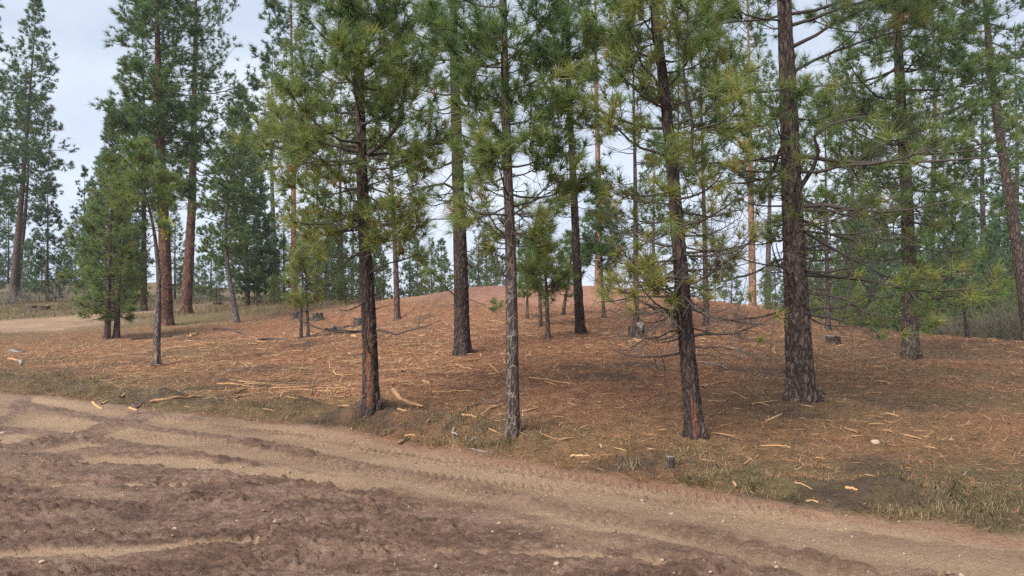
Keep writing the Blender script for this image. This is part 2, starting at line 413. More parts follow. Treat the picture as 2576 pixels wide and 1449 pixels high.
def surface(x, y):
    """height and the ground's own colours at world x, y"""
    z = base_h(x, y)
    r = np.hypot(x, y)
    wob = 0.16 * (fbm(x * 2.2, y * 2.2, 31, 3) - 0.5)
    s = (edge_y(x) - y) * 0.85 + wob * 1.6
    road = sstep(-0.10, 0.12, s)
    mud = np.clip(0.30 + (0.9 - 0.45 * sstep(-1.5, -4.5, x) * sstep(4.5, 2.5, s)) * sstep(0.6, 2.2, s) + 0.5 * (fbm(x * 0.9, y * 2.2, 41, 3) - 0.5) + 1.5 * (fbm(x * 0.22 + 9, s * 2.6, 43, 3) - 0.5), 0, 1)
    near = r < 16
    tread = np.zeros_like(x); press = np.zeros_like(x)
    xs, ys = x[near], y[near]
    t_n = 1.0 - mud[near]
    wn_ = (fbm(xs * 5, ys * 5, 51, 3) - 0.5); wn2 = fbm(xs * 11, ys * 17, 55, 3) - 0.5
    for p, w in STRIPS:
        d, _ = pdist(xs, ys, p)
        t_n = np.maximum(t_n, sstep(w * 1.35, w * 0.75, d + (wn_ + 1.2 * wn2) * 0.22 * (0.35 + w * 3)))
    tr = np.zeros_like(xs); pr = np.zeros_like(xs)
    for p, w in TRACKS:
        d, al = pdist(xs, ys, p)
        inside = sstep(w * 1.1, w * 0.85, d + wn_ * 0.05)
        lug = sstep(-0.2, 0.4, np.sin((al + d * 0.5) * 2 * np.pi / 0.085))
        tr = np.maximum(tr, inside * lug); pr = np.maximum(pr, inside)
        t_n = t_n * (1 - 0.75 * inside * (xs < -2.0))
    for s0, w in ((0.42, .13), (1.25, .14), (1.95, .13), (2.7, .16), (3.3, .14)):   # wheel lanes that follow the bend
        sl = s[near] + 0.25 * (fbm(xs * .35, ys * .35, int(s0 * 100), 2) - .5)
        inside = sstep(w * 1.1, w * .85, np.abs(sl - s0)) * sstep(.36, .5, fbm(xs * .4 + s0 * 7, ys * .4, 57, 2))
        lug = sstep(-.2, .4, np.sin((xs * 1.08 + np.abs(sl - s0) * .6) * 2 * np.pi / .09))
        tr = np.maximum(tr, .8 * inside * lug); pr = np.maximum(pr, inside)
    mud[near] = 1 - t_n; tread[near] = tr; press[near] = pr
    # far end of the road beyond the saplings
    df, dal = pdist(x, y, ROADFAR)
    df = df / np.interp(dal, _rl, [w for _, _, w in _RF])
    far = sstep(1.08, 0.92, df + 1.2 * wob) * (r > 22)
    rd2 = sstep(1.6, 1.1, df + 2 * wob) * (r > 20)
    mo = np.hypot((x - MOUND[0]) / MOUND[2], (y - MOUND[1]) / MOUND[3])
    mound = sstep(1.08, 0.9, mo + wob)
    # churned clods
    h = np.zeros_like(x)
    m = near & (s > -0.3)
    a, b = x[m], y[m]
    wx, wy = a + 0.05 * fbm(a * 9, b * 9, 61, 2), b + 0.05 * fbm(a * 9, b * 9, 67, 2)
    f1, f2 = worley(wx * 13.0, wy * 19.0, 3)
    g1, g2 = worley(wx * 24.0, wy * 31.0, 9)
    rdg = lambda u, v, sd, o: 1 - np.abs(2 * fbm(u, v, sd, o, 0.55) - 1)
    crumb = rdg(wx * 7, wy * 12, 73, 4)
    patch = fbm(a * 1.6, b * 3.0, 79, 3)
    clod = 0.034 * (crumb - 0.62) + (0.016 * (0.55 - f1) + 0.010 * np.clip(f2 - f1 - .2, -1, .4)) * sstep(.35, .6, patch) + 0.012 * (0.5 - g1)
    k1, k2 = worley(wx * 5.5, wy * 7.5, 15)
    clod = clod + 0.030 * (0.5 - k1) * sstep(.52, .66, fbm(a * 1.1 + 4, b * 2.0, 85, 3))
    big = fbm(a * 1.4, b * 3.6, 71, 3) - 0.5
    mm = mud[m]
    amp = sstep(0.35, 0.9, mm)
    rough_patch = 0.50 + 0.85 * sstep(0.36, 0.60, fbm(a * 0.8, b * 2.1, 83, 3))
    hh = amp * (rough_patch * clod * 1.75 + 0.040 * big) + 0.016 * (mm - 0.5) + 0.012 * (fbm(a * 14, b * 14, 87, 3) - 0.5)
    hh += -0.012 * press[m] + 0.026 * tread[m] * (1 - 0.75 * sstep(.4, .9, mud[m]))
    h[m] = hh * sstep(-0.3, 0.05, s[m]) * (1 - 0.6 * sstep(9, 15, r[m]))
    # forest floor relief
    k = (~near | (s <= 0.1)) & (r < 45)
    a, b = x[k], y[k]
    ff = 0.05 * (fbm(a * 5.5, b * 5.5, 97, 4, 0.6) - 0.5) + 0.025 * (fbm(a * 17, b * 17, 99, 2) - 0.5)
    h[k] += ff * (1 - road[k]) * (1 - far[k])
    z = z + h
    bank = np.exp(-((-s - 0.7) / 0.9) ** 2)
    right = sstep(0.05, 0.42, x / np.maximum(y, 1)) * sstep(26, 14, y)
    olive = np.clip(bank * 0.7 + right * 0.60 + 0.9 * (fbm(x * .7, y * .7, 111, 3) - 0.62) + sstep(30, 42, r) * sstep(0.05, -0.25, x / np.maximum(y, 1)) * 0.9 + sstep(-0.25, -0.45, x / np.maximum(y, 1)) * .45, 0, 1)
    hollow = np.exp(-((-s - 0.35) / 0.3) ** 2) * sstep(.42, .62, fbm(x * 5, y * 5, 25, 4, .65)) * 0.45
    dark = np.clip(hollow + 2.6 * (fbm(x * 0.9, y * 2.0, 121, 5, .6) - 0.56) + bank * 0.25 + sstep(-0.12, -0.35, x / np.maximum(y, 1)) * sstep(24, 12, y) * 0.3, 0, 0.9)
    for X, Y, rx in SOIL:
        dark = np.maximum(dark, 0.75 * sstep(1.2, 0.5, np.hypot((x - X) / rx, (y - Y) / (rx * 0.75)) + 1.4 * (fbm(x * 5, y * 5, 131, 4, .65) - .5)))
    red = np.maximum(mound, 0.65 * sstep(0.0, 0.25, -(s - 0.35)) * road * sstep(-4, 0, x))
    road_a = np.maximum.reduce([road, far, mound, 0.55 * rd2])
    mud = np.where((far > .05) | (mound > .05) | (rd2 > .05), 0.15 * (1 - far) * (1 - mound) + 0.38, mud)
    return z, dict(road=road_a, mud=mud, olive=olive, dark=dark, red=red), s, far, mound

SOIL = []
for X, Y, z, rx in [(1440, 926, .4, .45), (1600, 926, .4, .5), (1545, 950, .36, .7), (1605, 975, .34, .22), (2170, 1010, .25, .35), (2250, 1020, .25, .45), (640, 925, .3, .7), (1900, 860, .6, .9), (1900, 925, .45, .8), (330, 890, .25, .9), (500, 850, .35, 1.3), (760, 870, .45, .6)]:
    q = at_z(X, Y, z); SOIL.append((q[0], q[1], rx))

rr = [0.25]
while rr[-1] < 470:
    r_ = rr[-1]
    rr.append(r_ + (max(0.30, 0.25 * r_) if r_ < 3.4 else max(0.015, 0.6 * r_ * r_ / 1214) if r_ < 11 else min(0.05 * r_, 0.00068 * r_ * r_ + 0.0) if r_ < 60 else 0.09 * r_))
rr = np.array(rr)
th_front = np.linspace(R(-43), R(43), 640)
th_back = np.linspace(R(43), R(317), 62)[1:-1]
th = np.concatenate([th_front, th_back])
RR, TH = np.meshgrid(rr, th, indexing='ij')
GX, GY = RR * np.sin(TH), RR * np.cos(TH)
gz, gat, gs, gfar, gmound = surface(GX.ravel(), GY.ravel())
GV = np.stack([GX.ravel(), GY.ravel(), gz], -1)
nr, nt = RR.shape
ii, jj = np.meshgrid(np.arange(nr - 1), np.arange(nt), indexing='ij')
j2 = (jj + 1) % nt
GF = np.stack([ii * nt + jj, (ii) * nt + j2, (ii + 1) * nt + j2, (ii + 1) * nt + jj], -1).reshape(-1, 4)[:, ::-1]
fc = lambda v: v[GF].mean(1)
isroad = (fc(gs) > 0.0)
istrack = (fc(gfar) > 0.5) & ~isroad
ismound = (fc(gmound) > 0.5) & ~isroad & ~istrack
def sheet(name, sel, label, cat):
    f = GF[sel]; used, inv = np.unique(f, return_inverse=True)
    me = mesh(name, GV[used], inv.reshape(-1, 4), (M_GROUND,), True, {k: v[used] for k, v in gat.items()})
    return tag(obj(name, me), label, cat, kind='structure')
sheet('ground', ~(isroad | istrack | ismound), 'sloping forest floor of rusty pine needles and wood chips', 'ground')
sheet('dirt_road', isroad, 'muddy dirt road churned by tyre tracks', 'road')
sheet('dirt_track', istrack, 'pale dirt road bending away behind the young pines', 'road')
sheet('dirt_mound', ismound, 'low bare mound of reddish soil on the hill crest', 'mound')

# cheap height lookup from the finished sheet
def ground_z(x, y):
    x, y = np.atleast_1d(np.asarray(x, float)), np.atleast_1d(np.asarray(y, float))
    return surface(x, y)[0]

def on_ground(X, Y):
    """where the sight line through a picture point meets the ground"""
    v = ray(X, Y)
    t = np.concatenate([np.arange(3, 30, 0.05), np.arange(30, 120, 0.2)])
    p = np.array([0, 0, EYE]) + v[None] * t[:, None]
    below = base_h(p[:, 0], p[:, 1]) >= p[:, 2]
    i = np.argmax(below) if below.any() else len(t) - 1
    q = p[i]
    return np.array([q[0], q[1], ground_z(q[0], q[1])[0]])

# ---------------------------------------------------------------- trees
def grow(p0, d, L, K, sag, up, wig, rng):
    N = len(p0); s = np.linspace(0, 1, K)
    P = p0[:, None] + d[:, None] * (L[:, None] * s)[..., None]
    P[:, :, 2] += L[:, None] * (-sag[:, None] * s * (1 - 0.35 * s) + up[:, None] * s ** 2.5)
    w = np.cumsum(rng.normal(0, 1, (N, K, 3)), 1) * (wig * L / K)[:, None, None] if np.ndim(wig) else np.cumsum(rng.normal(0, 1, (N, K, 3)), 1) * (wig * L / K)[:, None, None]
    w -= w[:, :1]
    return P + w

def sample(P, i, s):
    K = P.shape[1]; u = np.clip(s, 0, 0.9999) * (K - 1); k = u.astype(int); f = (u - k)[:, None]
    a, b = P[i, k], P[i, k + 1]
    return a + (b - a) * f, norm(b - a)

def side_dirs(t, ang, roll):
    z = np.array([0, 0, 1.0]); s = np.cross(t, np.broadcast_to(z, t.shape)); bad = np.linalg.norm(s, axis=1) < 0.05
    s[bad] = np.array([1.0, 0, 0]); s = norm(s); u = norm(np.cross(s, t))
    return norm(t * np.cos(ang)[:, None] + (s * np.cos(roll)[:, None] + u * np.sin(roll)[:, None]) * np.sin(ang)[:, None])

def needles(pos, axis, n, length, width, tint, rng, spread=(8, 80), stem=0.4):
    T = len(pos)
    a = norm(axis)
    ref = norm(rng.normal(0, 1, (T, 3))); s = norm(np.cross(a, ref)); u = np.cross(a, s)
    ph = rng.uniform(0, 2 * np.pi, (T, n)); th_ = np.radians(rng.uniform(spread[0], spread[1], (T, n)) ** 1.0)
    d = a[:, None] * np.cos(th_)[..., None] + (s[:, None] * np.cos(ph)[..., None] + u[:, None] * np.sin(ph)[..., None]) * np.sin(th_)[..., None]
    ln = length[:, None] * rng.uniform(0.7, 1.1, (T, n))
    root = pos[:, None] - a[:, None] * (stem * length[:, None] * rng.uniform(0, 1, (T, n)))[..., None]
    tip = root + d * ln[..., None]; tip[..., 2] -= 0.10 * ln
    wdir = norm(np.cross(d, rng.normal(0, 1, (T, n, 3)))) * (width * 0.5)
    V = np.stack([root - wdir, root + wdir, tip], 2)
    tt = np.clip(tint[:, None] + rng.normal(0, 0.05, (T, n)), 0, 1)
    A = np.repeat(tt[..., None], 3, 2)
    return V.reshape(-1, 3), np.arange(T * n * 3, dtype=np.int32).reshape(-1, 3), A.ravel()

def trunk_mesh(name, path, r0, H, mat, rng, sides=14, dz=0.25, rough=0.03, cell=None, scar=None, invert=False, flare=0.30, top_r=0.012, fine=99.0):
    """path: (n,3) centre line from ground up, bark relief as real geometry"""
    zz = path[:, 2]; z0 = zz[0]
    seg = np.concatenate([[0], np.cumsum(np.linalg.norm(np.diff(path, axis=0), axis=1))])
    vis = np.concatenate([np.arange(-0.3, min(seg[-1], fine), dz), np.arange(fine, seg[-1], max(dz, 0.3))]) if seg[-1] > fine else np.arange(-0.3, seg[-1], dz)
    C = np.stack([np.interp(vis, seg, path[:, k]) for k in range(3)], -1)
    C[vis < 0] = path[0] + (path[0] - path[1]) / np.linalg.norm(path[1] - path[0]) * -vis[vis < 0][:, None]
    hrel = np.clip(vis / seg[-1], 0, 1)
    rad = 0.95 * r0 * (1 - hrel) ** 1.2 + top_r * np.minimum(1, r0 / .08) + flare * r0 * np.exp(-np.clip(vis, 0, 9) / (0.9 * r0 + 0.03))
    ang = np.arange(sides) * 2 * np.pi / sides + np.pi / 2
    AA, VV = np.meshgrid(ang - np.pi / 2, vis); RD = np.broadcast_to(rad[:, None], AA.shape)
    sd = int(rng.integers(1000))
    crack = np.zeros_like(AA)
    disp = 1 + 0.09 * (fbm(AA * 1.6 + 3, VV * 1.1, sd, 3) - 0.5) + flare * 0.7 * np.exp(-np.clip(VV, 0, 9) / 0.16) * np.cos(AA * 5 + sd)
    if cell:
        f1, f2 = worley(AA * r0 / cell + 0.35 * fbm(VV * 6, AA * 3, sd + 3, 2), VV / (cell * 3.4), sd + 7)
        crack = sstep(0.075, 0.02, f2 - f1) if invert else sstep(0.26, 0.04, f2 - f1)
        disp = disp + rough / r0 * (0.5 - crack) * (0.25 if invert else 0.7) + rough * 0.4 / r0 * (fbm(AA * 9, VV * 14, sd + 11, 3) - 0.5)
    else:
        crack = sstep(0.55, 0.7, fbm(AA * r0 * 22, VV * 5, sd + 7, 3))
    sc = np.zeros_like(AA)
    if scar:
        for a0, h0, h1, wid in scar:
            sc = np.maximum(sc, sstep(wid * 1.1, wid * 0.5, np.abs((AA - a0 + np.pi) % (2 * np.pi) - np.pi) + 1.1 * (fbm(AA * 5, VV * 4, sd + 5, 4, .6) - 0.5)) * sstep(h0 - .06, h0 + .04, VV) * sstep(h1 + .15, h1 - .15, VV))
        disp = disp - 0.10 * sc
    V = np.stack([C[:, None, 0] + RD * disp * np.cos(ang), C[:, None, 1] + RD * disp * np.sin(ang), np.broadcast_to(C[:, None, 2], AA.shape)], -1)
    nr_, ns = AA.shape
    i, j = np.meshgrid(np.arange(nr_ - 1), np.arange(ns), indexing='ij'); j_ = (j + 1) % ns
    fcs = np.stack([i * ns + j, i * ns + j_, (i + 1) * ns + j_, (i + 1) * ns + j], -1).reshape(-1, 4)
    return mesh(name, V.reshape(-1, 3), fcs, (mat,), True, {'crack': crack.ravel(), 'scar': sc.ravel()}), (vis, C, rad)

def resample(P, K):
    P = np.asarray(P, float)
    s = np.concatenate([[0], np.cumsum(np.linalg.norm(np.diff(P, axis=0), axis=1))])
    # smooth by a Catmull-like pass
    t = np.linspace(0, s[-1], K)
    return np.stack([np.interp(t, s, P[:, k]) for k in range(3)], -1)

def tree(name, label, group, path_px=None, wb=20, H=10, crown=(0.3, 1.0), Rm=1.2, nb=50, twigs=9, sub=2, tuft=40, nlen=0.19, nw=0.005,
         tint=(0.35, 0.14), bark=None, mat=None, seed=1, detail=2, elev=(-8, 45), dead=(0.1, 8, 0.6), cell=None, rough=0.02, scar=None,
         limbs=(), prune=0.0, local=None, back=0.0, low_tint=0.0, droop=0.15, cat='tree', sap=False, lop=None, keep=1.0, bare=0.35, d=None, extra_t=2, profile=0.7):
    """One pine. path_px: picture points of the trunk, base first. crown=(start, full) heights as share of H."""
    rng = np.random.default_rng(seed)
    mat = mat or M_NEEDLE; bark = bark or M_BARK_FAR
    if local is None:
        base = on_ground(*path_px[0]) if d is None else None
        if d is not None:
            base = at_depth(path_px[0][0], path_px[0][1], d); base[2] = ground_z(base[0], base[1])[0]
        dep = base[1]
        pts = [base] + [at_depth(X, Y, dep + back * k) for k, (X, Y) in enumerate(path_px[1:], 1)]
        r0 = wb / 2 / F * dep
    else:
        base = np.zeros(3); pts = [base]; r0 = local
    pts = [p - base for p in pts]
    # continue the stem to its full height
    while pts[-1][2] < H:
        k = len(pts)
        dirv = (pts[-1] - pts[-2]) / max(np.linalg.norm(pts[-1] - pts[-2]), 1e-6) if k > 1 else np.array([0, 0, 1.0])
        dirv = norm(dirv * 0.6 + np.array([0, 0, 0.4]) + rng.normal(0, 0.012, 3))
        pts.append(pts[-1] + dirv * min(1.2, max(0.3, H - pts[-1][2] + 0.05)))
    path = resample(np.array(pts), 40)
    # round the corners
    for _ in range(3):
        path[1:-1] = 0.25 * path[:-2] + 0.5 * path[1:-1] + 0.25 * path[2:]
    sides, dz = {3: (44, 0.04), 2: (20, 0.10), 1: (9, 0.5)}[detail]
    lean = detail == 2 and dep > 26          # far enough for simpler wood
    if lean: sides, dz = 14, 0.22; nb = int(nb * 1.15)
    root = empty(name, base) if local is None else empty(name, (0, 0, 0))
    tag(root, label, cat, group)
    tm, (vis, C, rad) = trunk_mesh('trunk', path, r0, H, bark, rng, sides, dz, rough, cell, scar, invert=(bark is M_BARK_VEIN), fine=(HOR / F * base[1] + 2.6) if local is None else 99.0)
    obj('trunk', tm, root)
    Ht = path[-1][2]
    cz_ = lambda h: np.stack([np.interp(h, path[:, 2], path[:, k]) for k in range(3)], -1)
    cr_ = lambda h: np.interp(h, C[:, 2], rad)
    # --- first order branches
    c0, c1 = crown
    t = np.sort(rng.uniform(0, 1, nb)) ** 0.92
    hb = (c0 + (0.985 - c0) * t) * Ht
    live = np.ones(nb, bool)
    prof = np.minimum(1, 0.5 + t / 0.2 * 0.5) * np.clip(1 - t, 0.02, 1) ** profile
    Lb = Rm * prof * rng.uniform(0.6, 1.18, nb) + 0.05
    if detail == 3: Lb = np.where(rng.random(nb) < 0.26, Lb * 0.36 + 0.06, Lb)     # short shoots close to the stem
    el = np.radians(elev[0] + (elev[1] - elev[0]) * t + rng.normal(0, 9, nb))
    if dead and dead[1]:
        nd = int(dead[1]); hd = rng.uniform(dead[0], c0 + 0.10, nd) * Ht
        hb = np.concatenate([hb, hd]); live = np.concatenate([live, np.zeros(nd, bool)])
        Lb = np.concatenate([Lb, Rm * dead[2] * rng.uniform(0.3, 1.1, nd)]); el = np.concatenate([el, np.radians(rng.normal(-4, 14, nd))])
    N = len(hb)
    az = np.arange(N) * 2.39996 + rng.normal(0, 0.4, N) + seed
    if lop is not None:      # fuller on one side: (direction, strength)
        Lb = Lb * (1 + lop[1] * np.cos(az - lop[0]))
    p0 = cz_(hb)
    dirs = np.stack([np.cos(az) * np.cos(el), np.sin(az) * np.cos(el), np.sin(el)], -1)
    KB = 7 if detail >= 2 and not lean else 5
    B = grow(p0, dirs, Lb, KB, droop * rng.uniform(0.3, 1.6, N), (droop * 0.9 + 0.1) * rng.uniform(0.4, 1.7, N), 0.10, rng)
    rb = np.minimum(0.34 * cr_(hb), 0.004 + 0.0105 * Lb)
    for lm in limbs:         # limbs copied one by one from the photograph: points, base radius, live, depth swing
        q = [at_depth(X, Y, dep + lm[3] * k / max(1, len(lm[0]) - 1)) - base for k, (X, Y) in enumerate(lm[0])]
        q = resample(q, 15)
        for _ in range(2): q[1:-1] = 0.25 * q[:-2] + 0.5 * q[1:-1] + 0.25 * q[2:]
        q = resample(q, KB)
        q[1:-1] += rng.normal(0, 0.012, (KB - 2, 3))
        B = np.concatenate([B, q[None]]); Lb = np.append(Lb, np.linalg.norm(np.diff(q, axis=0), axis=1).sum()); rb = np.append(rb, lm[1]); live = np.append(live, lm[2]); hb = np.append(hb, q[0][2])
    N = len(B)
    sK = np.linspace(0, 1, KB)
    RB = rb[:, None] * (1 - 0.82 * sK) + 0.0015
    # --- second order
    n2 = np.maximum(2, (twigs * np.clip(Lb / max(Rm, .1), 0.25, 1.6) * np.where(live, 1, 0.9)).astype(int))
    own = np.repeat(np.arange(N), n2)
    s2 = rng.uniform(0.16, 1.0, len(own)) ** 0.85
    q, tt = sample(B, own, s2)
    l2 = (0.42 * Lb[own] * (1.08 - s2) + 0.10 + 0.10 * rng.uniform(0, 1, len(own))) * rng.uniform(0.6, 1.3, len(own))
    l2 = np.minimum(l2, 0.9 * max(Rm, 0.4) * 0.55)
    d2 = side_dirs(tt, np.radians(rng.uniform(28, 68, len(own))), np.where(rng.random(len(own)) < .5, 0, np.pi) + rng.normal(0.25, 0.75, len(own)))
    upb = np.where(live[own], rng.uniform(0.05, 0.55, len(own)), rng.uniform(-0.5, 0.5, len(own)))
    K2 = 5 if detail == 3 else 4 if detail == 2 and not lean else 3
    T2 = grow(q, d2, l2, K2, 0.10 * rng.uniform(0, 1.5, len(own)), upb, 0.26 if detail >= 2 else 0.08, rng)
    r2 = np.minimum(0.5 * np.interp(s2, [0, 1], [1, .2]) * rb[own] + 0.0012, 0.0022 + 0.006 * l2)
    R2 = r2[:, None] * (1 - 0.7 * np.linspace(0, 1, K2)) + 0.0008
    # --- third order
    own3 = np.repeat(np.arange(len(own)), sub) if sub else np.zeros(0, int)
    if sub:
        ok = rng.random(len(own3)) < np.clip(l2[own3] / 0.35, 0.15, 1)
        own3 = own3[ok]
        s3 = rng.uniform(0.25, 0.95, len(own3)); q3, t3 = sample(T2, own3, s3)
        l3 = np.clip(l2[own3] * rng.uniform(0.3, 0.7, len(own3)), 0.07, 0.4)
        d3 = side_dirs(t3, np.radians(rng.uniform(25, 65, len(own3))), rng.uniform(0, 2 * np.pi, len(own3)))
        K3 = 4 if detail == 3 else 3
        T3 = grow(q3, d3, l3, K3, np.zeros(len(own3)), np.where(live[own[own3]], rng.uniform(0.1, 0.6, len(own3)), rng.uniform(-.6, .8, len(own3))), 0.24, rng)
        R3 = (0.55 * r2[own3])[:, None] * (1 - 0.6 * np.linspace(0, 1, K3)) + 0.0008
    # --- wood meshes
    def wood(sel_b, nm, par):
        acc = Acc()
        V, Fq = tubes(B[sel_b], RB[sel_b], 5 if detail >= 2 else 3); acc.add(V, Fq.reshape(-1, 4), 0.35)
        m2 = np.isin(own, sel_b)
        tw = 0.35 + 0.25 * rng.random() + 0.25 * (~live[sel_b]).mean()
        V, Fq = tubes(T2[m2], R2[m2], 3); acc.add(V, Fq.reshape(-1, 4), tw)
        if sub and detail >= 2 and not lean:
            m3 = np.isin(own[own3], sel_b)
            if m3.any():
                V, Fq = tubes(T3[m3], R3[m3], 3); acc.add(V, Fq.reshape(-1, 4), tw)
        v, f, a = acc.get()
        return obj(nm, mesh(nm, v, f, (M_TWIG,), True, {'tint': a}), par)
    if detail >= 2 and not lean:
        for b_ in range(N): wood(np.array([b_]), 'branch', root)
    else:
        wood(np.arange(N), 'branches', root)['kind'] = 'stuff'
    # --- needle tufts
    e2, a2 = T2[:, -1], norm(T2[:, -1] - T2[:, -2]); kf = keep * np.where(hb < (c0 + 0.16 * (1 - c0)) * Ht, 0.5, 1.0) if detail == 3 else np.full(len(hb), keep)
    k2 = live[own] & (s2 > bare) & (rng.random(len(own)) < kf[own])
    pos, axs, lv = [e2[k2]], [a2[k2]], [hb[own][k2]]
    if sub:
        e3, a3 = T3[:, -1], norm(T3[:, -1] - T3[:, -2]); k3 = live[own[own3]] & (s2[own3] > bare * 0.8) & (rng.random(len(own3)) < kf[own[own3]])
        pos.append(e3[k3]); axs.append(a3[k3]); lv.append(hb[own[own3]][k3])
    eb, ab = B[:, -1], norm(B[:, -1] - B[:, -2])
    pos.append(eb[live]); axs.append(ab[live]); lv.append(hb[live])
    if lean: extra_t += 1
    if extra_t > 1:
        for fr in np.linspace(0.5, 0.85, extra_t - 1):
            pe, te = sample(T2, np.where(k2)[0], np.full(k2.sum(), fr)); pos.append(pe); axs.append(te); lv.append(hb[own][k2])
    pos, axs, lv = np.concatenate(pos), np.concatenate(axs), np.concatenate(lv)
    axs = norm(axs + np.array([0, 0, 0.35]))
    tn = tint[0] + rng.normal(0, tint[1], len(pos)) + low_tint * np.clip(1 - (lv / Ht - c0) / 0.3, 0, 1)
    tn = np.clip(tn, 0, 0.84); br = rng.random(len(pos)) < 0.004; tn[br] = 0.97
    # tufts higher than the picture can be made of fewer, wider needles
    hi_z = pos[:, 2] > (HOR / F * (base[1] if local is None else 1e9) + 2.6)
    nl = nlen * NLK[detail] * rng.uniform(0.58, 1.25, len(pos))
    acc = Acc()
    if (~hi_z).any(): acc.add(*needles(pos[~hi_z], axs[~hi_z], int(tuft * TUFTK), nl[~hi_z], nw * NWK[detail], tn[~hi_z], rng))
    if hi_z.any(): acc.add(*needles(pos[hi_z], axs[hi_z], max(6, tuft // 5), nl[hi_z], nw * 2.6, tn[hi_z], rng))
    v, f, a = acc.get()
    obj('crown', mesh('crown', v, f, (mat,), False, {'tint': a}), root)
    return root, pos + base

TUFTK = 1.15
NWK = {3: 1.5, 2: 1.9, 1: 2.1}
NLK = {3: 1.22, 2: 1.15, 1: 1.15}
def H_at(Ytop, d): return at_depth(CX, Ytop, d)[2]

# ------ the near trees, one by one
NEAR = 'pines standing on the cleared slope'
tree('pine_tree', 'dark pine with orange scorched bark scar low on its trunk', NEAR,
     [(935, 1030), (930, 860), (922, 680), (912, 500), (906, 250), (900, 0)], wb=36, H=8.8, crown=(0.22, 1), Rm=1.36, nb=138, twigs=10, sub=2, tuft=46, nlen=0.165, tint=(0.40, 0.09), bark=M_BARK_DARK, seed=11, detail=3,
     elev=(-12, 62), dead=(0.07, 12, 0.6), cell=0.035, rough=0.02, scar=[(math.pi + 0.05, 0.05, 1.1, 0.42)], low_tint=0.30, lop=(math.pi, 0.12),
     limbs=[([(918, 384), (860, 378), (790, 345), (700, 330), (640, 345)], 0.026, True, -0.3), ([(925, 388), (985, 345), (1015, 290), (1012, 190), (1005, 120)], 0.03, True, -0.4), ([(920, 392), (985, 380), (1060, 372), (1120, 350)], 0.022, True, 0.3),
            ([(935, 830), (1000, 838), (1060, 830), (1110, 805)], 0.013, False, -0.5), ([(915, 832), (870, 828), (800, 840), (750, 852)], 0.012, False, -0.3), ([(925, 690), (990, 660), (1050, 640)], 0.014, True, -0.4), ([(918, 560), (850, 540), (760, 480)], 0.016, True, -0.5), ([(915, 520), (880, 490), (850, 440)], 0.012, True, -0.5), ([(920, 600), (950, 560), (960, 510)], 0.011, True, -0.4), ([(922, 640), (890, 600), (880, 540)], 0.010, True, -0.4), ([(915, 470), (980, 450), (1040, 420)], 0.012, False, -.3), ([(920, 610), (1000, 590), (1060, 560)], 0.009, False, .3), ([(918, 640), (850, 650), (770, 620)], 0.009, False, -.3), ([(925, 750), (1000, 730), (1070, 740)], .008, False, -.4)])
tree('pine_tree', 'slim straight pine with pale fissures running up its dark bark', NEAR,
     [(1290, 1093), (1288, 850), (1284, 600), (1272, 300), (1266, 0)], wb=31, H=8.4, crown=(0.215, 1), Rm=0.92, nb=124, twigs=10, sub=2, tuft=44, nlen=0.165, tint=(0.36, 0.10), bark=M_BARK_VEIN, seed=23, detail=3,
     elev=(-5, 60), dead=(0.2, 16, 0.6), cell=0.028, rough=0.014, low_tint=0.25,
     limbs=[([(1280, 610), (1240, 560), (1210, 500), (1190, 480)], 0.012, False, -0.2), ([(1284, 545), (1350, 500), (1390, 460), (1440, 420)], 0.013, True, -0.3), ([(1276, 345), (1220, 300), (1180, 230)], 0.016, True, -0.3), ([(1285, 710), (1255, 680), (1235, 650)], 0.008, False, -0.15)])
tree('pine_tree', 'leaning dark pine with yellowish tufts reaching low over the slope', NEAR,
     [(1750, 1098), (1738, 980), (1722, 800), (1703, 560), (1688, 380), (1668, 200), (1644, 0)], wb=39, H=8.3, crown=(0.165, 1), Rm=1.25, nb=80, twigs=11, sub=2, tuft=42, nlen=0.175, tint=(0.52, 0.12), bark=M_BARK_DARK, seed=37, detail=3,
     elev=(-6, 62), dead=(0.10, 36, 0.8), cell=0.032, rough=0.018, scar=[(math.pi - 0.2, 0.02, 0.6, 0.22)], low_tint=0.25, keep=0.66,
     limbs=[([(1695, 440), (1740, 400), (1752, 330), (1725, 260), (1720, 150), (1730, 20)], 0.024, True, -0.4), ([(1688, 395), (1600, 370), (1540, 310), (1500, 270)], 0.017, True, -0.35), ([(1735, 845), (1800, 840), (1880, 835), (1960, 790)], 0.017, True, -0.5),
            ([(1716, 830), (1640, 850), (1580, 880), (1555, 905)], 0.011, False, -0.3), ([(1735, 870), (1830, 870), (1900, 900), (1920, 960)], 0.011, False, -0.6), ([(1712, 720), (1780, 690), (1850, 650), (1900, 590)], 0.018, True, -0.5), ([(1700, 800), (1620, 760), (1560, 730)], 0.012, True, -0.4),
            ([(1680, 620), (1600, 600), (1520, 560)], 0.013, False, 0.3), ([(1675, 250), (1610, 150), (1580, 60)], 0.016, True, -0.3)])
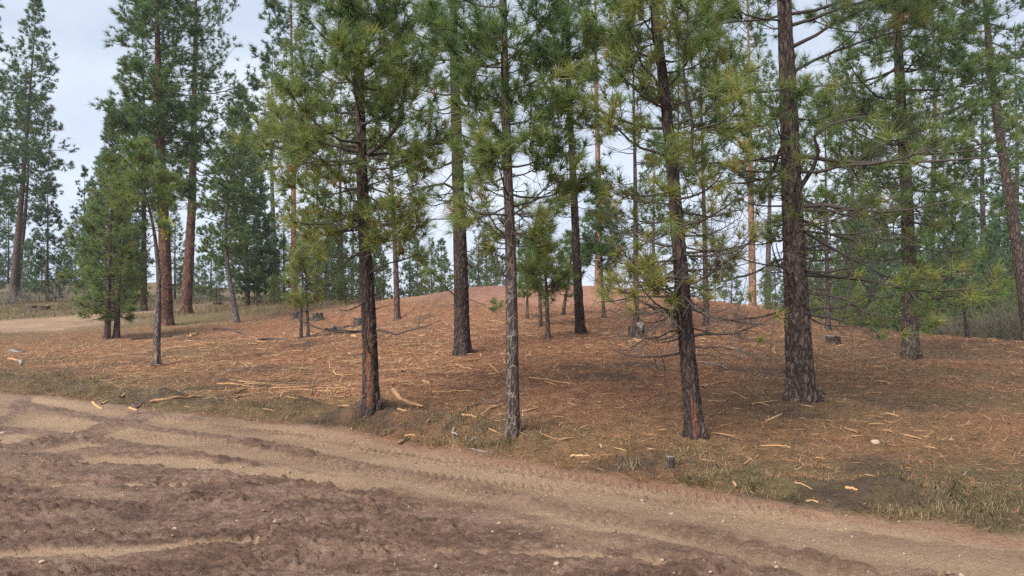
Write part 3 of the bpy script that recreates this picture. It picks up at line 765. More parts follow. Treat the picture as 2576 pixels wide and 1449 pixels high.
tree('pine_tree', 'thickest trunked pine with many long bare whiskery limbs', NEAR,
     [(2015, 1003), (2008, 850), (1996, 600), (1986, 300), (1972, 0)], wb=62, H=10.8, crown=(0.19, 1), Rm=2.5, nb=90, twigs=14, sub=3, tuft=40, tint=(0.38, 0.13), bark=M_BARK_GREY, seed=53, detail=3,
     elev=(-8, 40), dead=(0.10, 30, 0.6), cell=0.05, rough=0.035, low_tint=0.2, keep=0.72, bare=0.4, lop=(0.0, 0.25),
     limbs=[([(2015, 470), (2050, 420), (2065, 365), (2030, 330), (2120, 300), (2200, 290)], 0.032, True, -0.6), ([(2010, 520), (2100, 515), (2200, 540), (2300, 530), (2420, 500)], 0.03, True, -0.8), ([(2020, 580), (2120, 640), (2200, 690), (2290, 720), (2350, 690)], 0.024, True, -0.6),
            ([(2025, 735), (2110, 745), (2190, 790), (2270, 800), (2340, 820)], 0.018, True, -0.7), ([(2025, 790), (2100, 800), (2180, 830), (2240, 880)], 0.016, False, -0.9), ([(2005, 690), (2120, 690), (2300, 735), (2440, 720), (2520, 735)], 0.03, True, -0.8),
            ([(1985, 300), (1900, 240), (1850, 150)], 0.022, True, -0.4), ([(1995, 480), (1930, 470), (1860, 500)], 0.018, True, -0.5), ([(1990, 120), (2080, 70), (2180, 20)], 0.028, True, -0.5), ([(1995, 180), (2110, 120), (2230, 90), (2330, 60)], 0.022, True, 0.5)])
tree('pine_tree', 'dark pine with drooping limbs standing before the red soil mound', NEAR,
     [(1163, 888), (1160, 700), (1152, 450), (1144, 200), (1140, 0)], wb=38, H=14, crown=(0.21, 1), Rm=1.95, nb=112, twigs=10, sub=2, tuft=34, nw=0.006, tint=(0.38, 0.11), bark=M_BARK_DARK, seed=61, detail=3,
     elev=(-18, 45), dead=(0.12, 14, 0.7), cell=0.045, rough=0.025, low_tint=0.12, droop=0.22,
     limbs=[([(1145, 475), (1110, 460), (1040, 480), (990, 520)], 0.028, False, -0.5), ([(1165, 500), (1200, 540), (1230, 570), (1290, 590)], 0.03, True, -0.4), ([(1160, 450), (1220, 470), (1270, 500), (1330, 520)], 0.022, True, -0.5), ([(1158, 760), (1120, 720), (1090, 690), (1070, 660)], 0.016, True, -0.6), ([(1165, 750), (1200, 760), (1240, 775)], 0.012, True, -0.5)])
tree('pine_tree', 'reddish grey pine with dense dark crown at the grassy crest', NEAR,
     [(2291, 898), (2290, 760), (2286, 620), (2278, 430), (2265, 250), (2255, 0)], wb=36, H=14, crown=(0.14, 1), Rm=2.35, nb=190, twigs=12, sub=2, tuft=36, bare=.25, nw=0.006, tint=(0.37, 0.10), bark=M_BARK_GREY, seed=71, detail=3,
     elev=(-14, 40), dead=(0.10, 14, 0.6), cell=0.03, rough=0.018, low_tint=0.12, droop=0.2,
     limbs=[([(2290, 755), (2360, 745), (2430, 740), (2520, 735)], 0.022, True, -0.7), ([(2290, 560), (2380, 570), (2440, 550), (2500, 520)], 0.02, True, -0.5)])
# ------ slimmer trees of the middle distance
MID = 'slender pines in the middle distance'
r_, _ = tree('pine_tree', 'slim crooked pine with yellow lichen and pale wound at its foot', None,
     [(393, 918), (396, 830), (400, 700), (390, 590), (375, 520), (352, 455), (345, 400)], wb=17, H=3.9 + 0.55, crown=(0.60, 1), keep=.6, Rm=0.85, nb=40, twigs=9, sub=2, tuft=40, nw=0.006, tint=(0.48, 0.10), bark=M_BARK_SCAR, seed=83, detail=3, elev=(-5, 50), dead=(0.3, 9, 0.6),
     scar=[(math.pi, 0.12, 0.34, 0.5)], limbs=[([(395, 610), (370, 630), (352, 645)], 0.012, False, -0.2), ([(402, 722), (440, 722), (475, 724)], 0.007, False, -0.2)])
SLIM = [
 dict(label='taller of two young pines sharing one foot by the road bend', path_px=[(270, 853), (272, 760), (277, 620), (280, 520)], wb=15, H=6.3, crown=(0.10, 1), Rm=1.8, nb=84, twigs=9, sub=2, tuft=24, nw=0.008, keep=.66, profile=1.0, tint=(0.50, 0.10), seed=101, detail=2, elev=(-12, 50), bark=M_BARK_FAR, group='young pines by the road bend'),
 dict(label='shorter of two young pines sharing one foot by the road bend', path_px=[(293, 850), (297, 760), (300, 690)], wb=15, H=4.2, crown=(0.16, 1), Rm=1.2, nb=44, twigs=8, sub=2, tuft=24, nw=0.008, keep=.6, profile=1.0, tint=(0.52, 0.10), seed=103, detail=2, elev=(-10, 50), group='young pines by the road bend'),
 dict(label='tall pine with a thick orange trunk behind the crooked slim pine', path_px=[(418, 818), (415, 650), (408, 450), (400, 250), (394, 0)], wb=35, H=21, crown=(0.27, 1), Rm=2.7, bare=.15, nb=200, twigs=11, sub=2, tuft=18, nw=0.013, nlen=0.22, tint=(0.32, 0.09), seed=107, detail=2, bark=M_BARK_RED, elev=(-18, 35), cell=0.10, rough=0.03, dead=(0.12, 8, 0.5), mat=None),
 dict(label='tall red trunked pine with feathery limbs spreading against the sky', path_px=[(467, 788), (474, 680), (484, 500), (487, 300), (490, 150)], wb=28, H=22, crown=(0.25, 1), Rm=3.4, bare=.2, nb=140, twigs=11, sub=2, tuft=15, nw=0.014, nlen=0.22, tint=(0.28, 0.09), seed=109, detail=2, bark=M_BARK_RED, elev=(-16, 30), cell=0.10, rough=0.03, droop=0.28, keep=0.7, lop=(0, .3), dead=(0.15, 8, 0.5)),
 dict(label='leaning grey stemmed conifer beside the tall red pine', path_px=[(597, 812), (580, 720), (570, 650), (566, 560), (580, 450)], wb=15, H=9.0, crown=(0.24, 1), Rm=1.5, nb=80, twigs=9, sub=2, tuft=18, nw=0.013, nlen=0.15, tint=(0.38, 0.08), seed=113, detail=2, elev=(-15, 35), bark=M_BARK_SCAR),
 dict(label='tall pale trunked pine behind the twin saplings', path_px=[(740, 786), (739, 600), (738, 400), (736, 200)], wb=17, H=19, crown=(0.42, 1), Rm=2.4, nb=80, twigs=9, sub=2, tuft=14, nw=0.016, nlen=0.22, tint=(0.2, 0.08), seed=127, detail=2, bark=M_BARK_TAN, dead=(0.15, 14, .6)),
 dict(label='thinner of the twin yellow green saplings by the stump', path_px=[(757, 852), (758, 780), (760, 720)], wb=8, H=2.35, crown=(0.32, 1), Rm=0.62, nb=28, twigs=7, sub=1, tuft=22, nw=0.006, keep=.7, tint=(0.62, 0.06), seed=131, detail=2, elev=(5, 60), group='twin saplings', cat='sapling'),
 dict(label='fuller of the twin yellow green saplings by the stump', path_px=[(775, 848), (773, 780), (770, 700)], wb=8, H=2.7, crown=(0.28, 1), Rm=0.72, nb=32, twigs=7, sub=1, tuft=22, nw=0.006, keep=.7, tint=(0.62, 0.06), seed=137, detail=2, elev=(5, 60), group='twin saplings', cat='sapling'),
 dict(label='slim pine with thin crown behind the scorched dark pine', path_px=[(1000, 806), (995, 650), (986, 480), (980, 300)], wb=15, H=12, crown=(0.28, 1), Rm=1.7, nb=70, twigs=9, sub=2, tuft=16, nw=0.012, tint=(0.3, 0.1), seed=139, detail=2, dead=(0.08, 14, .6), keep=.7),
 dict(label='young pine with full green crown beside the pale fissured pine', path_px=[(1379, 853), (1375, 740), (1368, 620)], wb=12, H=2.75, crown=(0.34, 1), Rm=0.58, nb=40, twigs=8, sub=2, tuft=24, nw=0.005, keep=.55, tint=(0.54, 0.09), seed=149, detail=2, elev=(-12, 50), dead=(0.1, 6, .5)),
 dict(label='spindly young pine just behind the full green young pine', path_px=[(1359, 822), (1358, 740), (1360, 660)], wb=10, H=2.4, crown=(0.38, 1), Rm=0.65, nb=36, twigs=7, sub=2, tuft=22, nw=0.008, tint=(0.36, 0.09), seed=151, detail=2),
 dict(label='thinnest pole like young pine to the side of the fissured pine', path_px=[(1326, 803), (1327, 700), (1328, 640)], wb=7, H=2.6, crown=(0.34, 1), Rm=0.4, nb=30, twigs=6, sub=2, tuft=20, nw=0.008, tint=(0.38, 0.09), seed=157, detail=2),
 dict(label='slanting young pine bearing one rusty dead tuft', path_px=[(1416, 792), (1424, 740), (1432, 690)], wb=9, H=2.7, crown=(0.30, 1), Rm=0.5, nb=30, twigs=6, sub=2, tuft=20, nw=0.008, tint=(0.36, 0.09), seed=163, detail=2),
 dict(label='straight mid sized pine with clumpy crown before the mound', path_px=[(1460, 838), (1453, 700), (1442, 450), (1430, 200)], wb=23, H=12, crown=(0.22, 1), Rm=1.05, nb=64, twigs=9, sub=2, tuft=24, nw=0.008, tint=(0.28, 0.10), seed=167, detail=2, bark=M_BARK_DARK, cell=0.04, rough=.02, dead=(0.1, 12, .6)),
 dict(label='tall orange trunked pine rising behind the mound', path_px=[(1506, 752), (1506, 500), (1502, 300), (1498, 100)], wb=20, H=19, crown=(0.34, 1), Rm=1.9, nb=60, twigs=9, sub=2, tuft=14, nw=0.014, nlen=.2, tint=(0.26, 0.08), seed=173, detail=2, bark=M_BARK_TAN, d=36, keep=.6, dead=(0.2, 10, .6)),
 dict(label='slender pine with whiskery bare twigs directly behind the split stump', path_px=[(1600, 836), (1600, 700), (1598, 450), (1594, 250)], wb=15, H=9.0, crown=(0.2, 1), Rm=1.3, nb=60, twigs=12, sub=2, tuft=20, nw=0.007, tint=(0.34, 0.1), seed=179, detail=2, keep=.4, bare=.5, dead=(0.12, 24, .8)),
 dict(label='small bushy pine below the tall orange trunk', path_px=[(1519, 800), (1516, 730), (1514, 680)], wb=9, H=4.0, crown=(0.30, 1), Rm=0.75, nb=46, twigs=8, sub=2, tuft=22, nw=0.009, tint=(0.32, 0.08), seed=181, detail=2),
 dict(label='thin pine half hidden behind the leaning yellowish pine', path_px=[(1700, 826), (1702, 760), (1704, 600)], wb=14, H=8, crown=(0.3, 1), Rm=1.0, nb=46, twigs=8, sub=2, tuft=18, nw=0.009, tint=(0.34, 0.1), seed=191, detail=2, keep=.6),
 dict(label='slender pine between the leaning pine and the thickest pine', path_px=[(1777, 820), (1774, 650), (1769, 450), (1765, 300)], wb=14, H=9, crown=(0.25, 1), Rm=1.3, nb=56, twigs=9, sub=2, tuft=20, nw=0.008, tint=(0.36, 0.1), seed=193, detail=2, keep=.6, dead=(0.1, 14, .7)),
 dict(label='far tall orange trunk seen just beside the thickest pine', path_px=[(1894, 792), (1891, 600), (1887, 400), (1884, 200)], wb=20, H=18, crown=(0.30, 1), Rm=2.0, nb=70, twigs=9, sub=2, tuft=14, nw=0.013, tint=(0.3, 0.08), seed=197, detail=2, bark=M_BARK_TAN, d=34, keep=.7),
 dict(label='slim pine behind the low stump at the hill crest', path_px=[(2083, 830), (2081, 700), (2078, 560)], wb=12, H=6.5, crown=(0.18, 1), Rm=1.5, nb=60, twigs=10, sub=2, tuft=20, nw=0.009, tint=(0.42, 0.1), seed=199, detail=2, keep=.75, dead=(0.06, 14, .7)),
 dict(label='slanting reddish pine at the edge of the hill', path_px=[(2592, 852), (2562, 640), (2532, 450), (2505, 280), (2488, 120)], wb=30, H=15, crown=(0.40, 1), Rm=2.2, nb=90, twigs=9, sub=2, tuft=18, nw=0.010, tint=(0.32, 0.09), seed=211, detail=2, bark=M_BARK_GREY, cell=.06, rough=.02, dead=(0.2, 8, .6), d=19.5),
 dict(label='bare dead sapling with flared foot on the crest', path_px=[(2434, 850), (2426, 790), (2422, 720)], wb=9, H=2.3, crown=(0.75, 1), Rm=0.5, nb=4, twigs=4, sub=2, tuft=8, nw=0.007, tint=(0.5, 0.1), seed=223, detail=2, dead=(0.15, 22, 1.0), bark=M_BARK_DARK, cat='sapling'),
 dict(label='tall lone pine with tapering crown in the brushy field', path_px=[(30, 764), (45, 600), (60, 430), (74, 250), (84, 120)], wb=20, H=23.3, crown=(0.34, 1), Rm=3.5, bare=.2, nb=140, twigs=10, sub=2, tuft=12, nw=0.022, nlen=.25, tint=(0.27, 0.08), seed=227, detail=2, elev=(-20, 30), d=57, bark=M_BARK_FAR, droop=.25, dead=(.2, 8, .5)),
 dict(label='thinner pine pressed close behind the tall lone pine', path_px=[(38, 762), (62, 560), (72, 430), (66, 250)], wb=13, H=18, crown=(0.36, 1), Rm=3.0, nb=80, twigs=9, sub=2, tuft=12, nw=0.022, nlen=.25, tint=(0.25, 0.08), seed=229, detail=2, elev=(-20, 30), d=60, bark=M_BARK_FAR, droop=.25),
 dict(label='dark tall pine cut by the picture edge beyond the field', path_px=[(-62, 790), (-58, 400), (-55, 100)], wb=24, H=24, crown=(0.22, 1), Rm=3.1, nb=100, twigs=9, sub=2, tuft=12, nw=0.020, nlen=.24, tint=(0.22, 0.07), seed=233, detail=2, elev=(-18, 30), d=46, bark=M_BARK_FAR),
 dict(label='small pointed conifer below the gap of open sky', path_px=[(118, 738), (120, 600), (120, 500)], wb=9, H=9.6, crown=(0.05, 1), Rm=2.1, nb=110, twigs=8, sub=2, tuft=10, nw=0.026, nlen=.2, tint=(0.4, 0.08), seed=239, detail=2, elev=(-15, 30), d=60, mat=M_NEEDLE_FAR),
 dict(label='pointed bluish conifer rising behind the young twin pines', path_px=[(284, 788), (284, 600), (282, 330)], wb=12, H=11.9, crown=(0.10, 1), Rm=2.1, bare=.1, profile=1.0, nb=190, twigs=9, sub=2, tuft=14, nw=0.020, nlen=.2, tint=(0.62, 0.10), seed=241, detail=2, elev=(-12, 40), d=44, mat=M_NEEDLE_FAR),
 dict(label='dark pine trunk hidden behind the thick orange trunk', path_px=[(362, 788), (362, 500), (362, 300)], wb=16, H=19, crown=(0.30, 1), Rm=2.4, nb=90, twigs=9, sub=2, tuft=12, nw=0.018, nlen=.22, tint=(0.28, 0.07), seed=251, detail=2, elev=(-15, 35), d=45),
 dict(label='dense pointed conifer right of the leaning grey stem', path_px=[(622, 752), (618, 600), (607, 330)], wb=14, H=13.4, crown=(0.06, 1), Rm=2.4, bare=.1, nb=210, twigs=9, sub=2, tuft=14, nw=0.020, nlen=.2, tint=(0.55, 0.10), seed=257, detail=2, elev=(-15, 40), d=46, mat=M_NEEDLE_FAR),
]
for sp in SLIM:
    sp = dict(sp); sp.setdefault('group', MID); nm = 'pine_sapling' if sp.get('cat') == 'sapling' else 'pine_tree'
    tree(nm, sp.pop('label'), sp.pop('group'), **sp)

# ------ far pines: a few kinds, copied one by one
KINDS_ = []
for k, a in enumerate([dict(H=12, local=0.16, crown=(0.12, 1), Rm=2.2, nb=90, tint=(0.52, 0.10)), dict(H=15, local=0.19, crown=(0.3, 1), Rm=2.4, nb=80, tint=(0.40, 0.09), keep=.8), dict(H=6, local=0.08, crown=(0.06, 1), Rm=1.5, nb=70, tint=(0.46, 0.09)),
                       dict(H=18, local=0.22, crown=(0.4, 1), Rm=2.6, nb=70, tint=(0.36, 0.09), keep=.75), dict(H=9, local=0.12, crown=(0.08, 1), Rm=2.0, nb=90, tint=(0.46, 0.10)), dict(H=5, local=0.07, crown=(0.08, 1), Rm=1.4, nb=60, tint=(0.58, 0.08))]):
    far_ = k not in (2, 5)
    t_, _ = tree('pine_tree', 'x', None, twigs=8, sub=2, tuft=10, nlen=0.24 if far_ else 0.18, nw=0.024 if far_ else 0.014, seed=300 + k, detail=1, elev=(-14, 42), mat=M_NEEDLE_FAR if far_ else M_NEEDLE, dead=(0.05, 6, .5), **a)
    KINDS_.append((t_, a['H']))
used_kind = set()
def plant(k, X, Ytop, d, label, group):
    src, H = KINDS_[k]
    x, y = (X - CX) / F * d, d
    z = ground_z(x, y)[0]
    sc_ = max(0.25, (H_at(Ytop, d) - z) / H)
    rz = (X * 0.37 + d) % 6.28
    if k in used_kind:
        o = src.copy(); COL.objects.link(o)
        for ch in src.children:
            c = ch.copy(); COL.objects.link(c); c.parent = o
    else:
        o = src; used_kind.add(k)
    w = sc_ * (1.0 if sc_ < 1.3 else 1.3 / sc_ ** 0.5)
    o.location = (x, y, z - 0.05); o.rotation_euler = (0, 0, rz); o.scale = (w, w, sc_)
    tag(o, label, 'tree', group)
LB = {'L': ('dark conifer in the far treeline beyond the brushy field', 'far treeline beyond the field'), 'C': ('distant pine in the treeline left of the mound', 'treeline left of the mound'),
      'M': ('small distant pine seen low behind the mound', 'distant pines behind the mound'), 'R': ('green pine growing below the crest past the grassy slope', 'pines below the crest'), 'Y': ('bushy young pine at the foot of the far crest', 'young pines below the crest')}
FAR = [('L', 4, X, Y, d) for X, Y, d in [(-160, 520, 74), (-90, 470, 80), (-20, 560, 70), (20, 500, 84), (70, 600, 76), (105, 620, 70), (160, 585, 82), (190, 600, 74), (228, 560, 80), (50, 640, 66), (150, 660, 66), (330, 560, 72)]]
FAR += [('L', 0, X, Y, d) for X, Y, d in [(-230, 420, 76), (-120, 380, 88), (-40, 440, 92), (212, 430, 60), (245, 400, 56), (310, 430, 62), (340, 480, 70), (440, 520, 70)]]
FAR += [('C', k, X, Y, d) for k, X, Y, d in [(4, 470, 600, 64), (2, 500, 650, 54), (4, 530, 560, 70), (2, 545, 655, 50), (0, 650, 420, 66), (4, 668, 560, 60), (2, 690, 640, 52), (2, 712, 600, 46), (0, 715, 480, 62), (4, 770, 520, 64), (0, 800, 330, 60), (2, 826, 600, 46), (4, 850, 540, 56), (2, 870, 640, 40), (0, 885, 420, 70), (2, 905, 660, 40),
        (4, 940, 560, 58), (3, 860, 150, 52), (2, 965, 640, 42), (4, 1030, 560, 62), (2, 1085, 610, 46), (5, 858, 690, 40), (5, 955, 695, 42), (5, 1070, 690, 44), (5, 690, 690, 44), (2, 640, 640, 46), (2, 1120, 640, 42), (0, 1205, 560, 50), (2, 1235, 640, 46), (4, 1050, 600, 50), (4, 820, 480, 50), (0, 930, 470, 54), (4, 1110, 600, 64), (2, 1180, 650, 52), (4, 1225, 560, 60), (3, 690, 120, 70)]]
FAR += [('M', k, X, Y, d) for k, X, Y, d in [(2, 1250, 650, 62), (4, 1265, 640, 80), (2, 1300, 660, 70), (2, 1430, 655, 66), (2, 1535, 650, 56), (4, 1640, 650, 70), (2, 1660, 680, 60), (4, 1745, 640, 72), (2, 1800, 690, 60), (4, 1840, 640, 74), (2, 1925, 690, 56), (4, 1950, 650, 70), (1, 1640, 330, 80), (3, 1930, 150, 72)]]
FAR += [('R', k, X, Y, d) for k, X, Y, d in [(4, 2040, 600, 52), (0, 2060, 480, 62), (2, 2110, 640, 40), (4, 2140, 560, 50), (0, 2165, 430, 60), (2, 2185, 640, 38), (4, 2230, 580, 48), (0, 2250, 470, 56), (4, 2330, 540, 44), (0, 2370, 400, 54), (1, 2140, 120, 64), (3, 2340, -60, 52), (4, 2420, 560, 46), (0, 2450, 470, 50), (1, 2470, 100, 48), (3, 2550, 60, 44), (4, 2500, 560, 44), (0, 2540, 450, 50), (4, 2580, 520, 42), (0, 2135, 560, 34), (4, 2195, 610, 32), (0, 2350, 500, 33), (4, 2405, 470, 35), (0, 2455, 560, 31), (4, 2515, 490, 34), (0, 2585, 450, 33), (4, 2300, 600, 30), (0, 2065, 600, 36), (4, 2160, 520, 38), (0, 2225, 540, 36), (4, 2375, 590, 29), (0, 2430, 530, 37), (4, 2485, 610, 28), (0, 2540, 560, 30), (2, 2310, 660, 27), (4, 1990, 620, 44), (0, 2270, 560, 40), (3, 2630, 0, 40), (0, 2650, 400, 44)]]
FAR += [('Y', 5, X, Y, d) for X, Y, d in [(2040, 700, 34), (2440, 735, 24.5), (2575, 720, 24), (2380, 690, 30), (2120, 740, 28), (2160, 720, 31), (2215, 735, 28), (2350, 690, 29), (2390, 720, 27), (2460, 690, 30), (2500, 715, 26), (2545, 700, 29), (2330, 740, 26), (1935, 750, 40), (2270, 715, 30)]]
ANCH = [(30, 'the tall lone field pine'), (120, 'the small pointed conifer'), (285, 'the young twin pines'), (418, 'the thick orange trunk'), (476, 'the tall red feathery pine'), (590, 'the leaning grey conifer'), (740, 'the tall pale trunk'), (930, 'the scorched dark pine'), (998, 'the slim thin crowned pine'),
        (1155, 'the drooping pine'), (1288, 'the pale fissured pine'), (1375, 'the full green young pine'), (1455, 'the clumpy crowned pine'), (1505, 'the tall orange trunk behind the mound'), (1600, 'the whiskery pine at the split stump'), (1715, 'the leaning yellowish pine'), (1772, 'the slender pine by the thickest pine'),
        (1892, 'the far orange trunk'), (2005, 'the thickest pine'), (2081, 'the slim crest pine'), (2290, 'the dense dark crest pine'), (2430, 'the bare dead sapling'), (2560, 'the slanting reddish pine')]
SIZE = ['mid height', 'tall thin', 'low bushy', 'bare stemmed', 'pointed', 'low yellowish']
WHERE = {'L': 'far conifer beyond the field', 'C': 'distant pine', 'M': 'distant pine below the crest', 'R': 'green pine past the crest', 'Y': 'young pine past the crest'}
for g_, k_, X_, Y_, d_ in FAR:
    ax, an = min(ANCH, key=lambda q: abs(q[0] - X_))
    side = 'directly behind' if abs(ax - X_) < 14 else ('left of' if X_ < ax else 'right of') if abs(ax - X_) < 60 else ('well left of' if X_ < ax else 'well right of')
    plant(k_, X_, Y_, d_, f'{SIZE[k_]} {WHERE[g_]} {side} {an}', LB[g_][1])

# ------ rusty dead tuft, yellow lichen: parts hung on their trees
def part_needles(name, parent_label, pts, length, n, width, tint, mat, seed):
    par = next(o for o in bpy.data.objects if o.get('label') == parent_label)
    rng = np.random.default_rng(seed); pts = np.array(pts) - np.array(par.location)
    ax = norm(rng.normal(0, 1, pts.shape) + np.array([0, 0, .5]))
    v, f, a = needles(pts, ax, n, np.full(len(pts), length), width, np.full(len(pts), tint), rng)
    return obj(name, mesh(name, v, f, (mat,), False, {'tint': a}), par)
_d = on_ground(1416, 792)[1]
part_needles('dead_tuft', 'slanting young pine bearing one rusty dead tuft', [at_depth(1422 + k * 5, 696 - (k % 3) * 4, _d - .1) for k in range(5)], 0.18, 40, 0.008, 1.0, M_NEEDLE, 5)['label'] = 'rusty orange dead needle tuft'
_d = on_ground(393, 918)[1]
rngl = np.random.default_rng(8)
part_needles('lichen', 'slim crooked pine with yellow lichen and pale wound at its foot', [at_depth(412 + rngl.normal(0, 11), 560 + rngl.normal(0, 16), _d - .12) for k in range(46)], 0.07, 14, 0.008, 0.6, M_LICHEN, 6)['label'] = 'bright yellow lichen tuft'
rngl = np.random.default_rng(9)
_d = on_ground(467, 788)[1]
part_needles('lichen', 'tall red trunked pine with feathery limbs spreading against the sky', [at_depth(470 + rngl.normal(0, 22), 440 + rngl.normal(0, 55), _d - .5) for k in range(40)], 0.14, 8, 0.014, 0.3, M_LICHEN, 7)['label'] = 'yellow lichen strands'

# ---------------------------------------------------------------- stumps
def stump(X, Y, wpx, hpx, label, tint, seed, jag=0.15):
    rng = np.random.default_rng(seed)
    p = on_ground(X, Y); r = wpx / 2 / F * p[1]; h = hpx / F * p[1]
    root = empty('tree_stump', p); tag(root, label, 'stump', 'cut stumps on the slope')
    ns, nk = 28, 7
    a = np.arange(ns) * 2 * np.pi / ns
    prof = 1 + 0.10 * (fbm(a * 2.2 + seed, a * 0, seed, 3) - 0.5) + 0.06 * np.cos(a * 5 + seed)
    zs = np.linspace(-0.12, 1, nk)
    top = h * (1 + jag * (vnoise(a * 2.5, a * 0, seed + 3) - 0.5))
    V = np.array([[(r * prof[j] * (1 + 0.35 * max(0, 0.35 - t)) * (1 + .05 * rng.normal()) * math.cos(a[j]), r * prof[j] * (1 + 0.35 * max(0, 0.35 - t)) * math.sin(a[j]), (top[j] * t if t > 0 else t)) for j in range(ns)] for t in zs])
    i, j = np.meshgrid(np.arange(nk - 1), np.arange(ns), indexing='ij'); j_ = (j + 1) % ns
    f = np.stack([i * ns + j, i * ns + j_, (i + 1) * ns + j_, (i + 1) * ns + j], -1).reshape(-1, 4)
    crack = (vnoise(np.tile(a * 7, nk), np.repeat(zs * 2, ns), seed + 5) > 0.6).astype(float)
    obj('bark', mesh('bark', V.reshape(-1, 3), f, (M_BARK_GREY,), True, {'crack': crack, 'scar': crack * 0}), root)
    ring = V[-1] * np.array([0.97, 0.97, 1.0]); ring[:, 2] += 0.003
    rings = [ring * np.array([s, s, 1]) for s in (1, .66, .33, .05)]
    T = np.concatenate(rings); i, j = np.meshgrid(np.arange(3), np.arange(ns), indexing='ij'); j_ = (j + 1) % ns
    f = np.stack([i * ns + j, i * ns + j_, (i + 1) * ns + j_, (i + 1) * ns + j], -1).reshape(-1, 4)
    obj('cut_face', mesh('cut_face', T, f, (M_GREYWOOD,), False, {'tint': np.clip(tint * .7 - .1 + 0.12 * rng.normal(size=len(T)), 0, 1)}), root)
stump(1601, 848, 40, 26, 'split stump with splinters in front of the whiskery slender pine', 0.5, 1, 0.9)
stump(2095, 864, 34, 19, 'low grey stump with pale cut top near the thickest pine', 0.75, 2)
stump(906, 822, 32, 22, 'grey stump peeking out beside the scorched dark pine', 0.6, 3)
stump(1686, 1180, 19, 24, 'small sawn stump in the grass of the road bank', 0.6, 4)
stump(113, 782, 24, 12, 'flat pale topped stump alone in the brushy field', 0.8, 5)
stump(82, 776, 20, 7, 'lower far stump left of the pale topped field stump', 0.6, 6)
stump(742, 802, 22, 17, 'dark stump just left of the twin saplings', 0.3, 7)
stump(800, 806, 26, 16, 'dark stump just right of the twin saplings', 0.3, 8)
stump(548, 766, 20, 6, 'pale stump top beyond the road behind the leaning conifer', 0.95, 9)
stump(2000, 812, 26, 14, 'weathered stump on the crest left of the thickest pine', 0.3, 10)

# ---------------------------------------------------------------- sticks and splinters
def c7(x, y): return ((1000 + x / 2.8975) * .83854, (1000 + y / 2.8975) * .83854)
def c6(x, y): return ((x / 2.307) * .83854, (1100 + y / 2.307) * .83854)
def c8(x, y): return ((1900 + x / 2.415) * .83854, (1000 + y / 2.415) * .83854)
def c1(x, y): return ((x / 3.623) * .83854, (700 + y / 3.623) * .83854)
def c4(x, y): return ((1800 + x / 3.623) * .83854, (700 + y / 3.623) * .83854)
def c2(x, y): return ((600 + x / 3.623) * .83854, (700 + y / 3.623) * .83854)
STICKN = [0]
def stick(pts, wpx, label, tint=0.8, mat=None, name='fallen_branch', group='branches lying on the slope', cat='branch'):
    STICKN[0] += 1
    rng = np.random.default_rng(900 + STICKN[0])
    q = np.array([on_ground(*p) for p in pts])
    q = resample(q, 13)
    for _ in range(2): q[1:-1] = .25 * q[:-2] + .5 * q[1:-1] + .25 * q[2:]
    rad = max(0.005, 0.75 * wpx / 2 / F * q[:, 1].mean())
    q[:, 2] = ground_z(q[:, 0], q[:, 1]); q[:, 2] = 0.5 * q[:, 2] + 0.5 * q[:, 2].max() + rad * 0.1
    q[:, 2] += rng.normal(0, rad * .2, len(q))
    b = q[0].copy()
    rr_ = rad * np.linspace(1.05, 0.6, len(q)) * rng.uniform(0.94, 1.06, len(q)); rr_[0] *= .8; rr_[-1] *= .5
    V, f = tubes((q - b)[None], rr_[None], 6)
    V = V.reshape(-1, 3); V = np.concatenate([V, (q[0] - b)[None], (q[-1] - b)[None]])
    f = f.reshape(-1, 4); n = len(V)
    m_ = mesh(name, V, f, (mat or M_WOOD,), False, {'tint': np.clip(tint * .72 - .06 + rng.normal(0, .12, n), 0, 1)})
    o = obj(name, m_); o.location = b
    return tag(o, label, cat, group)
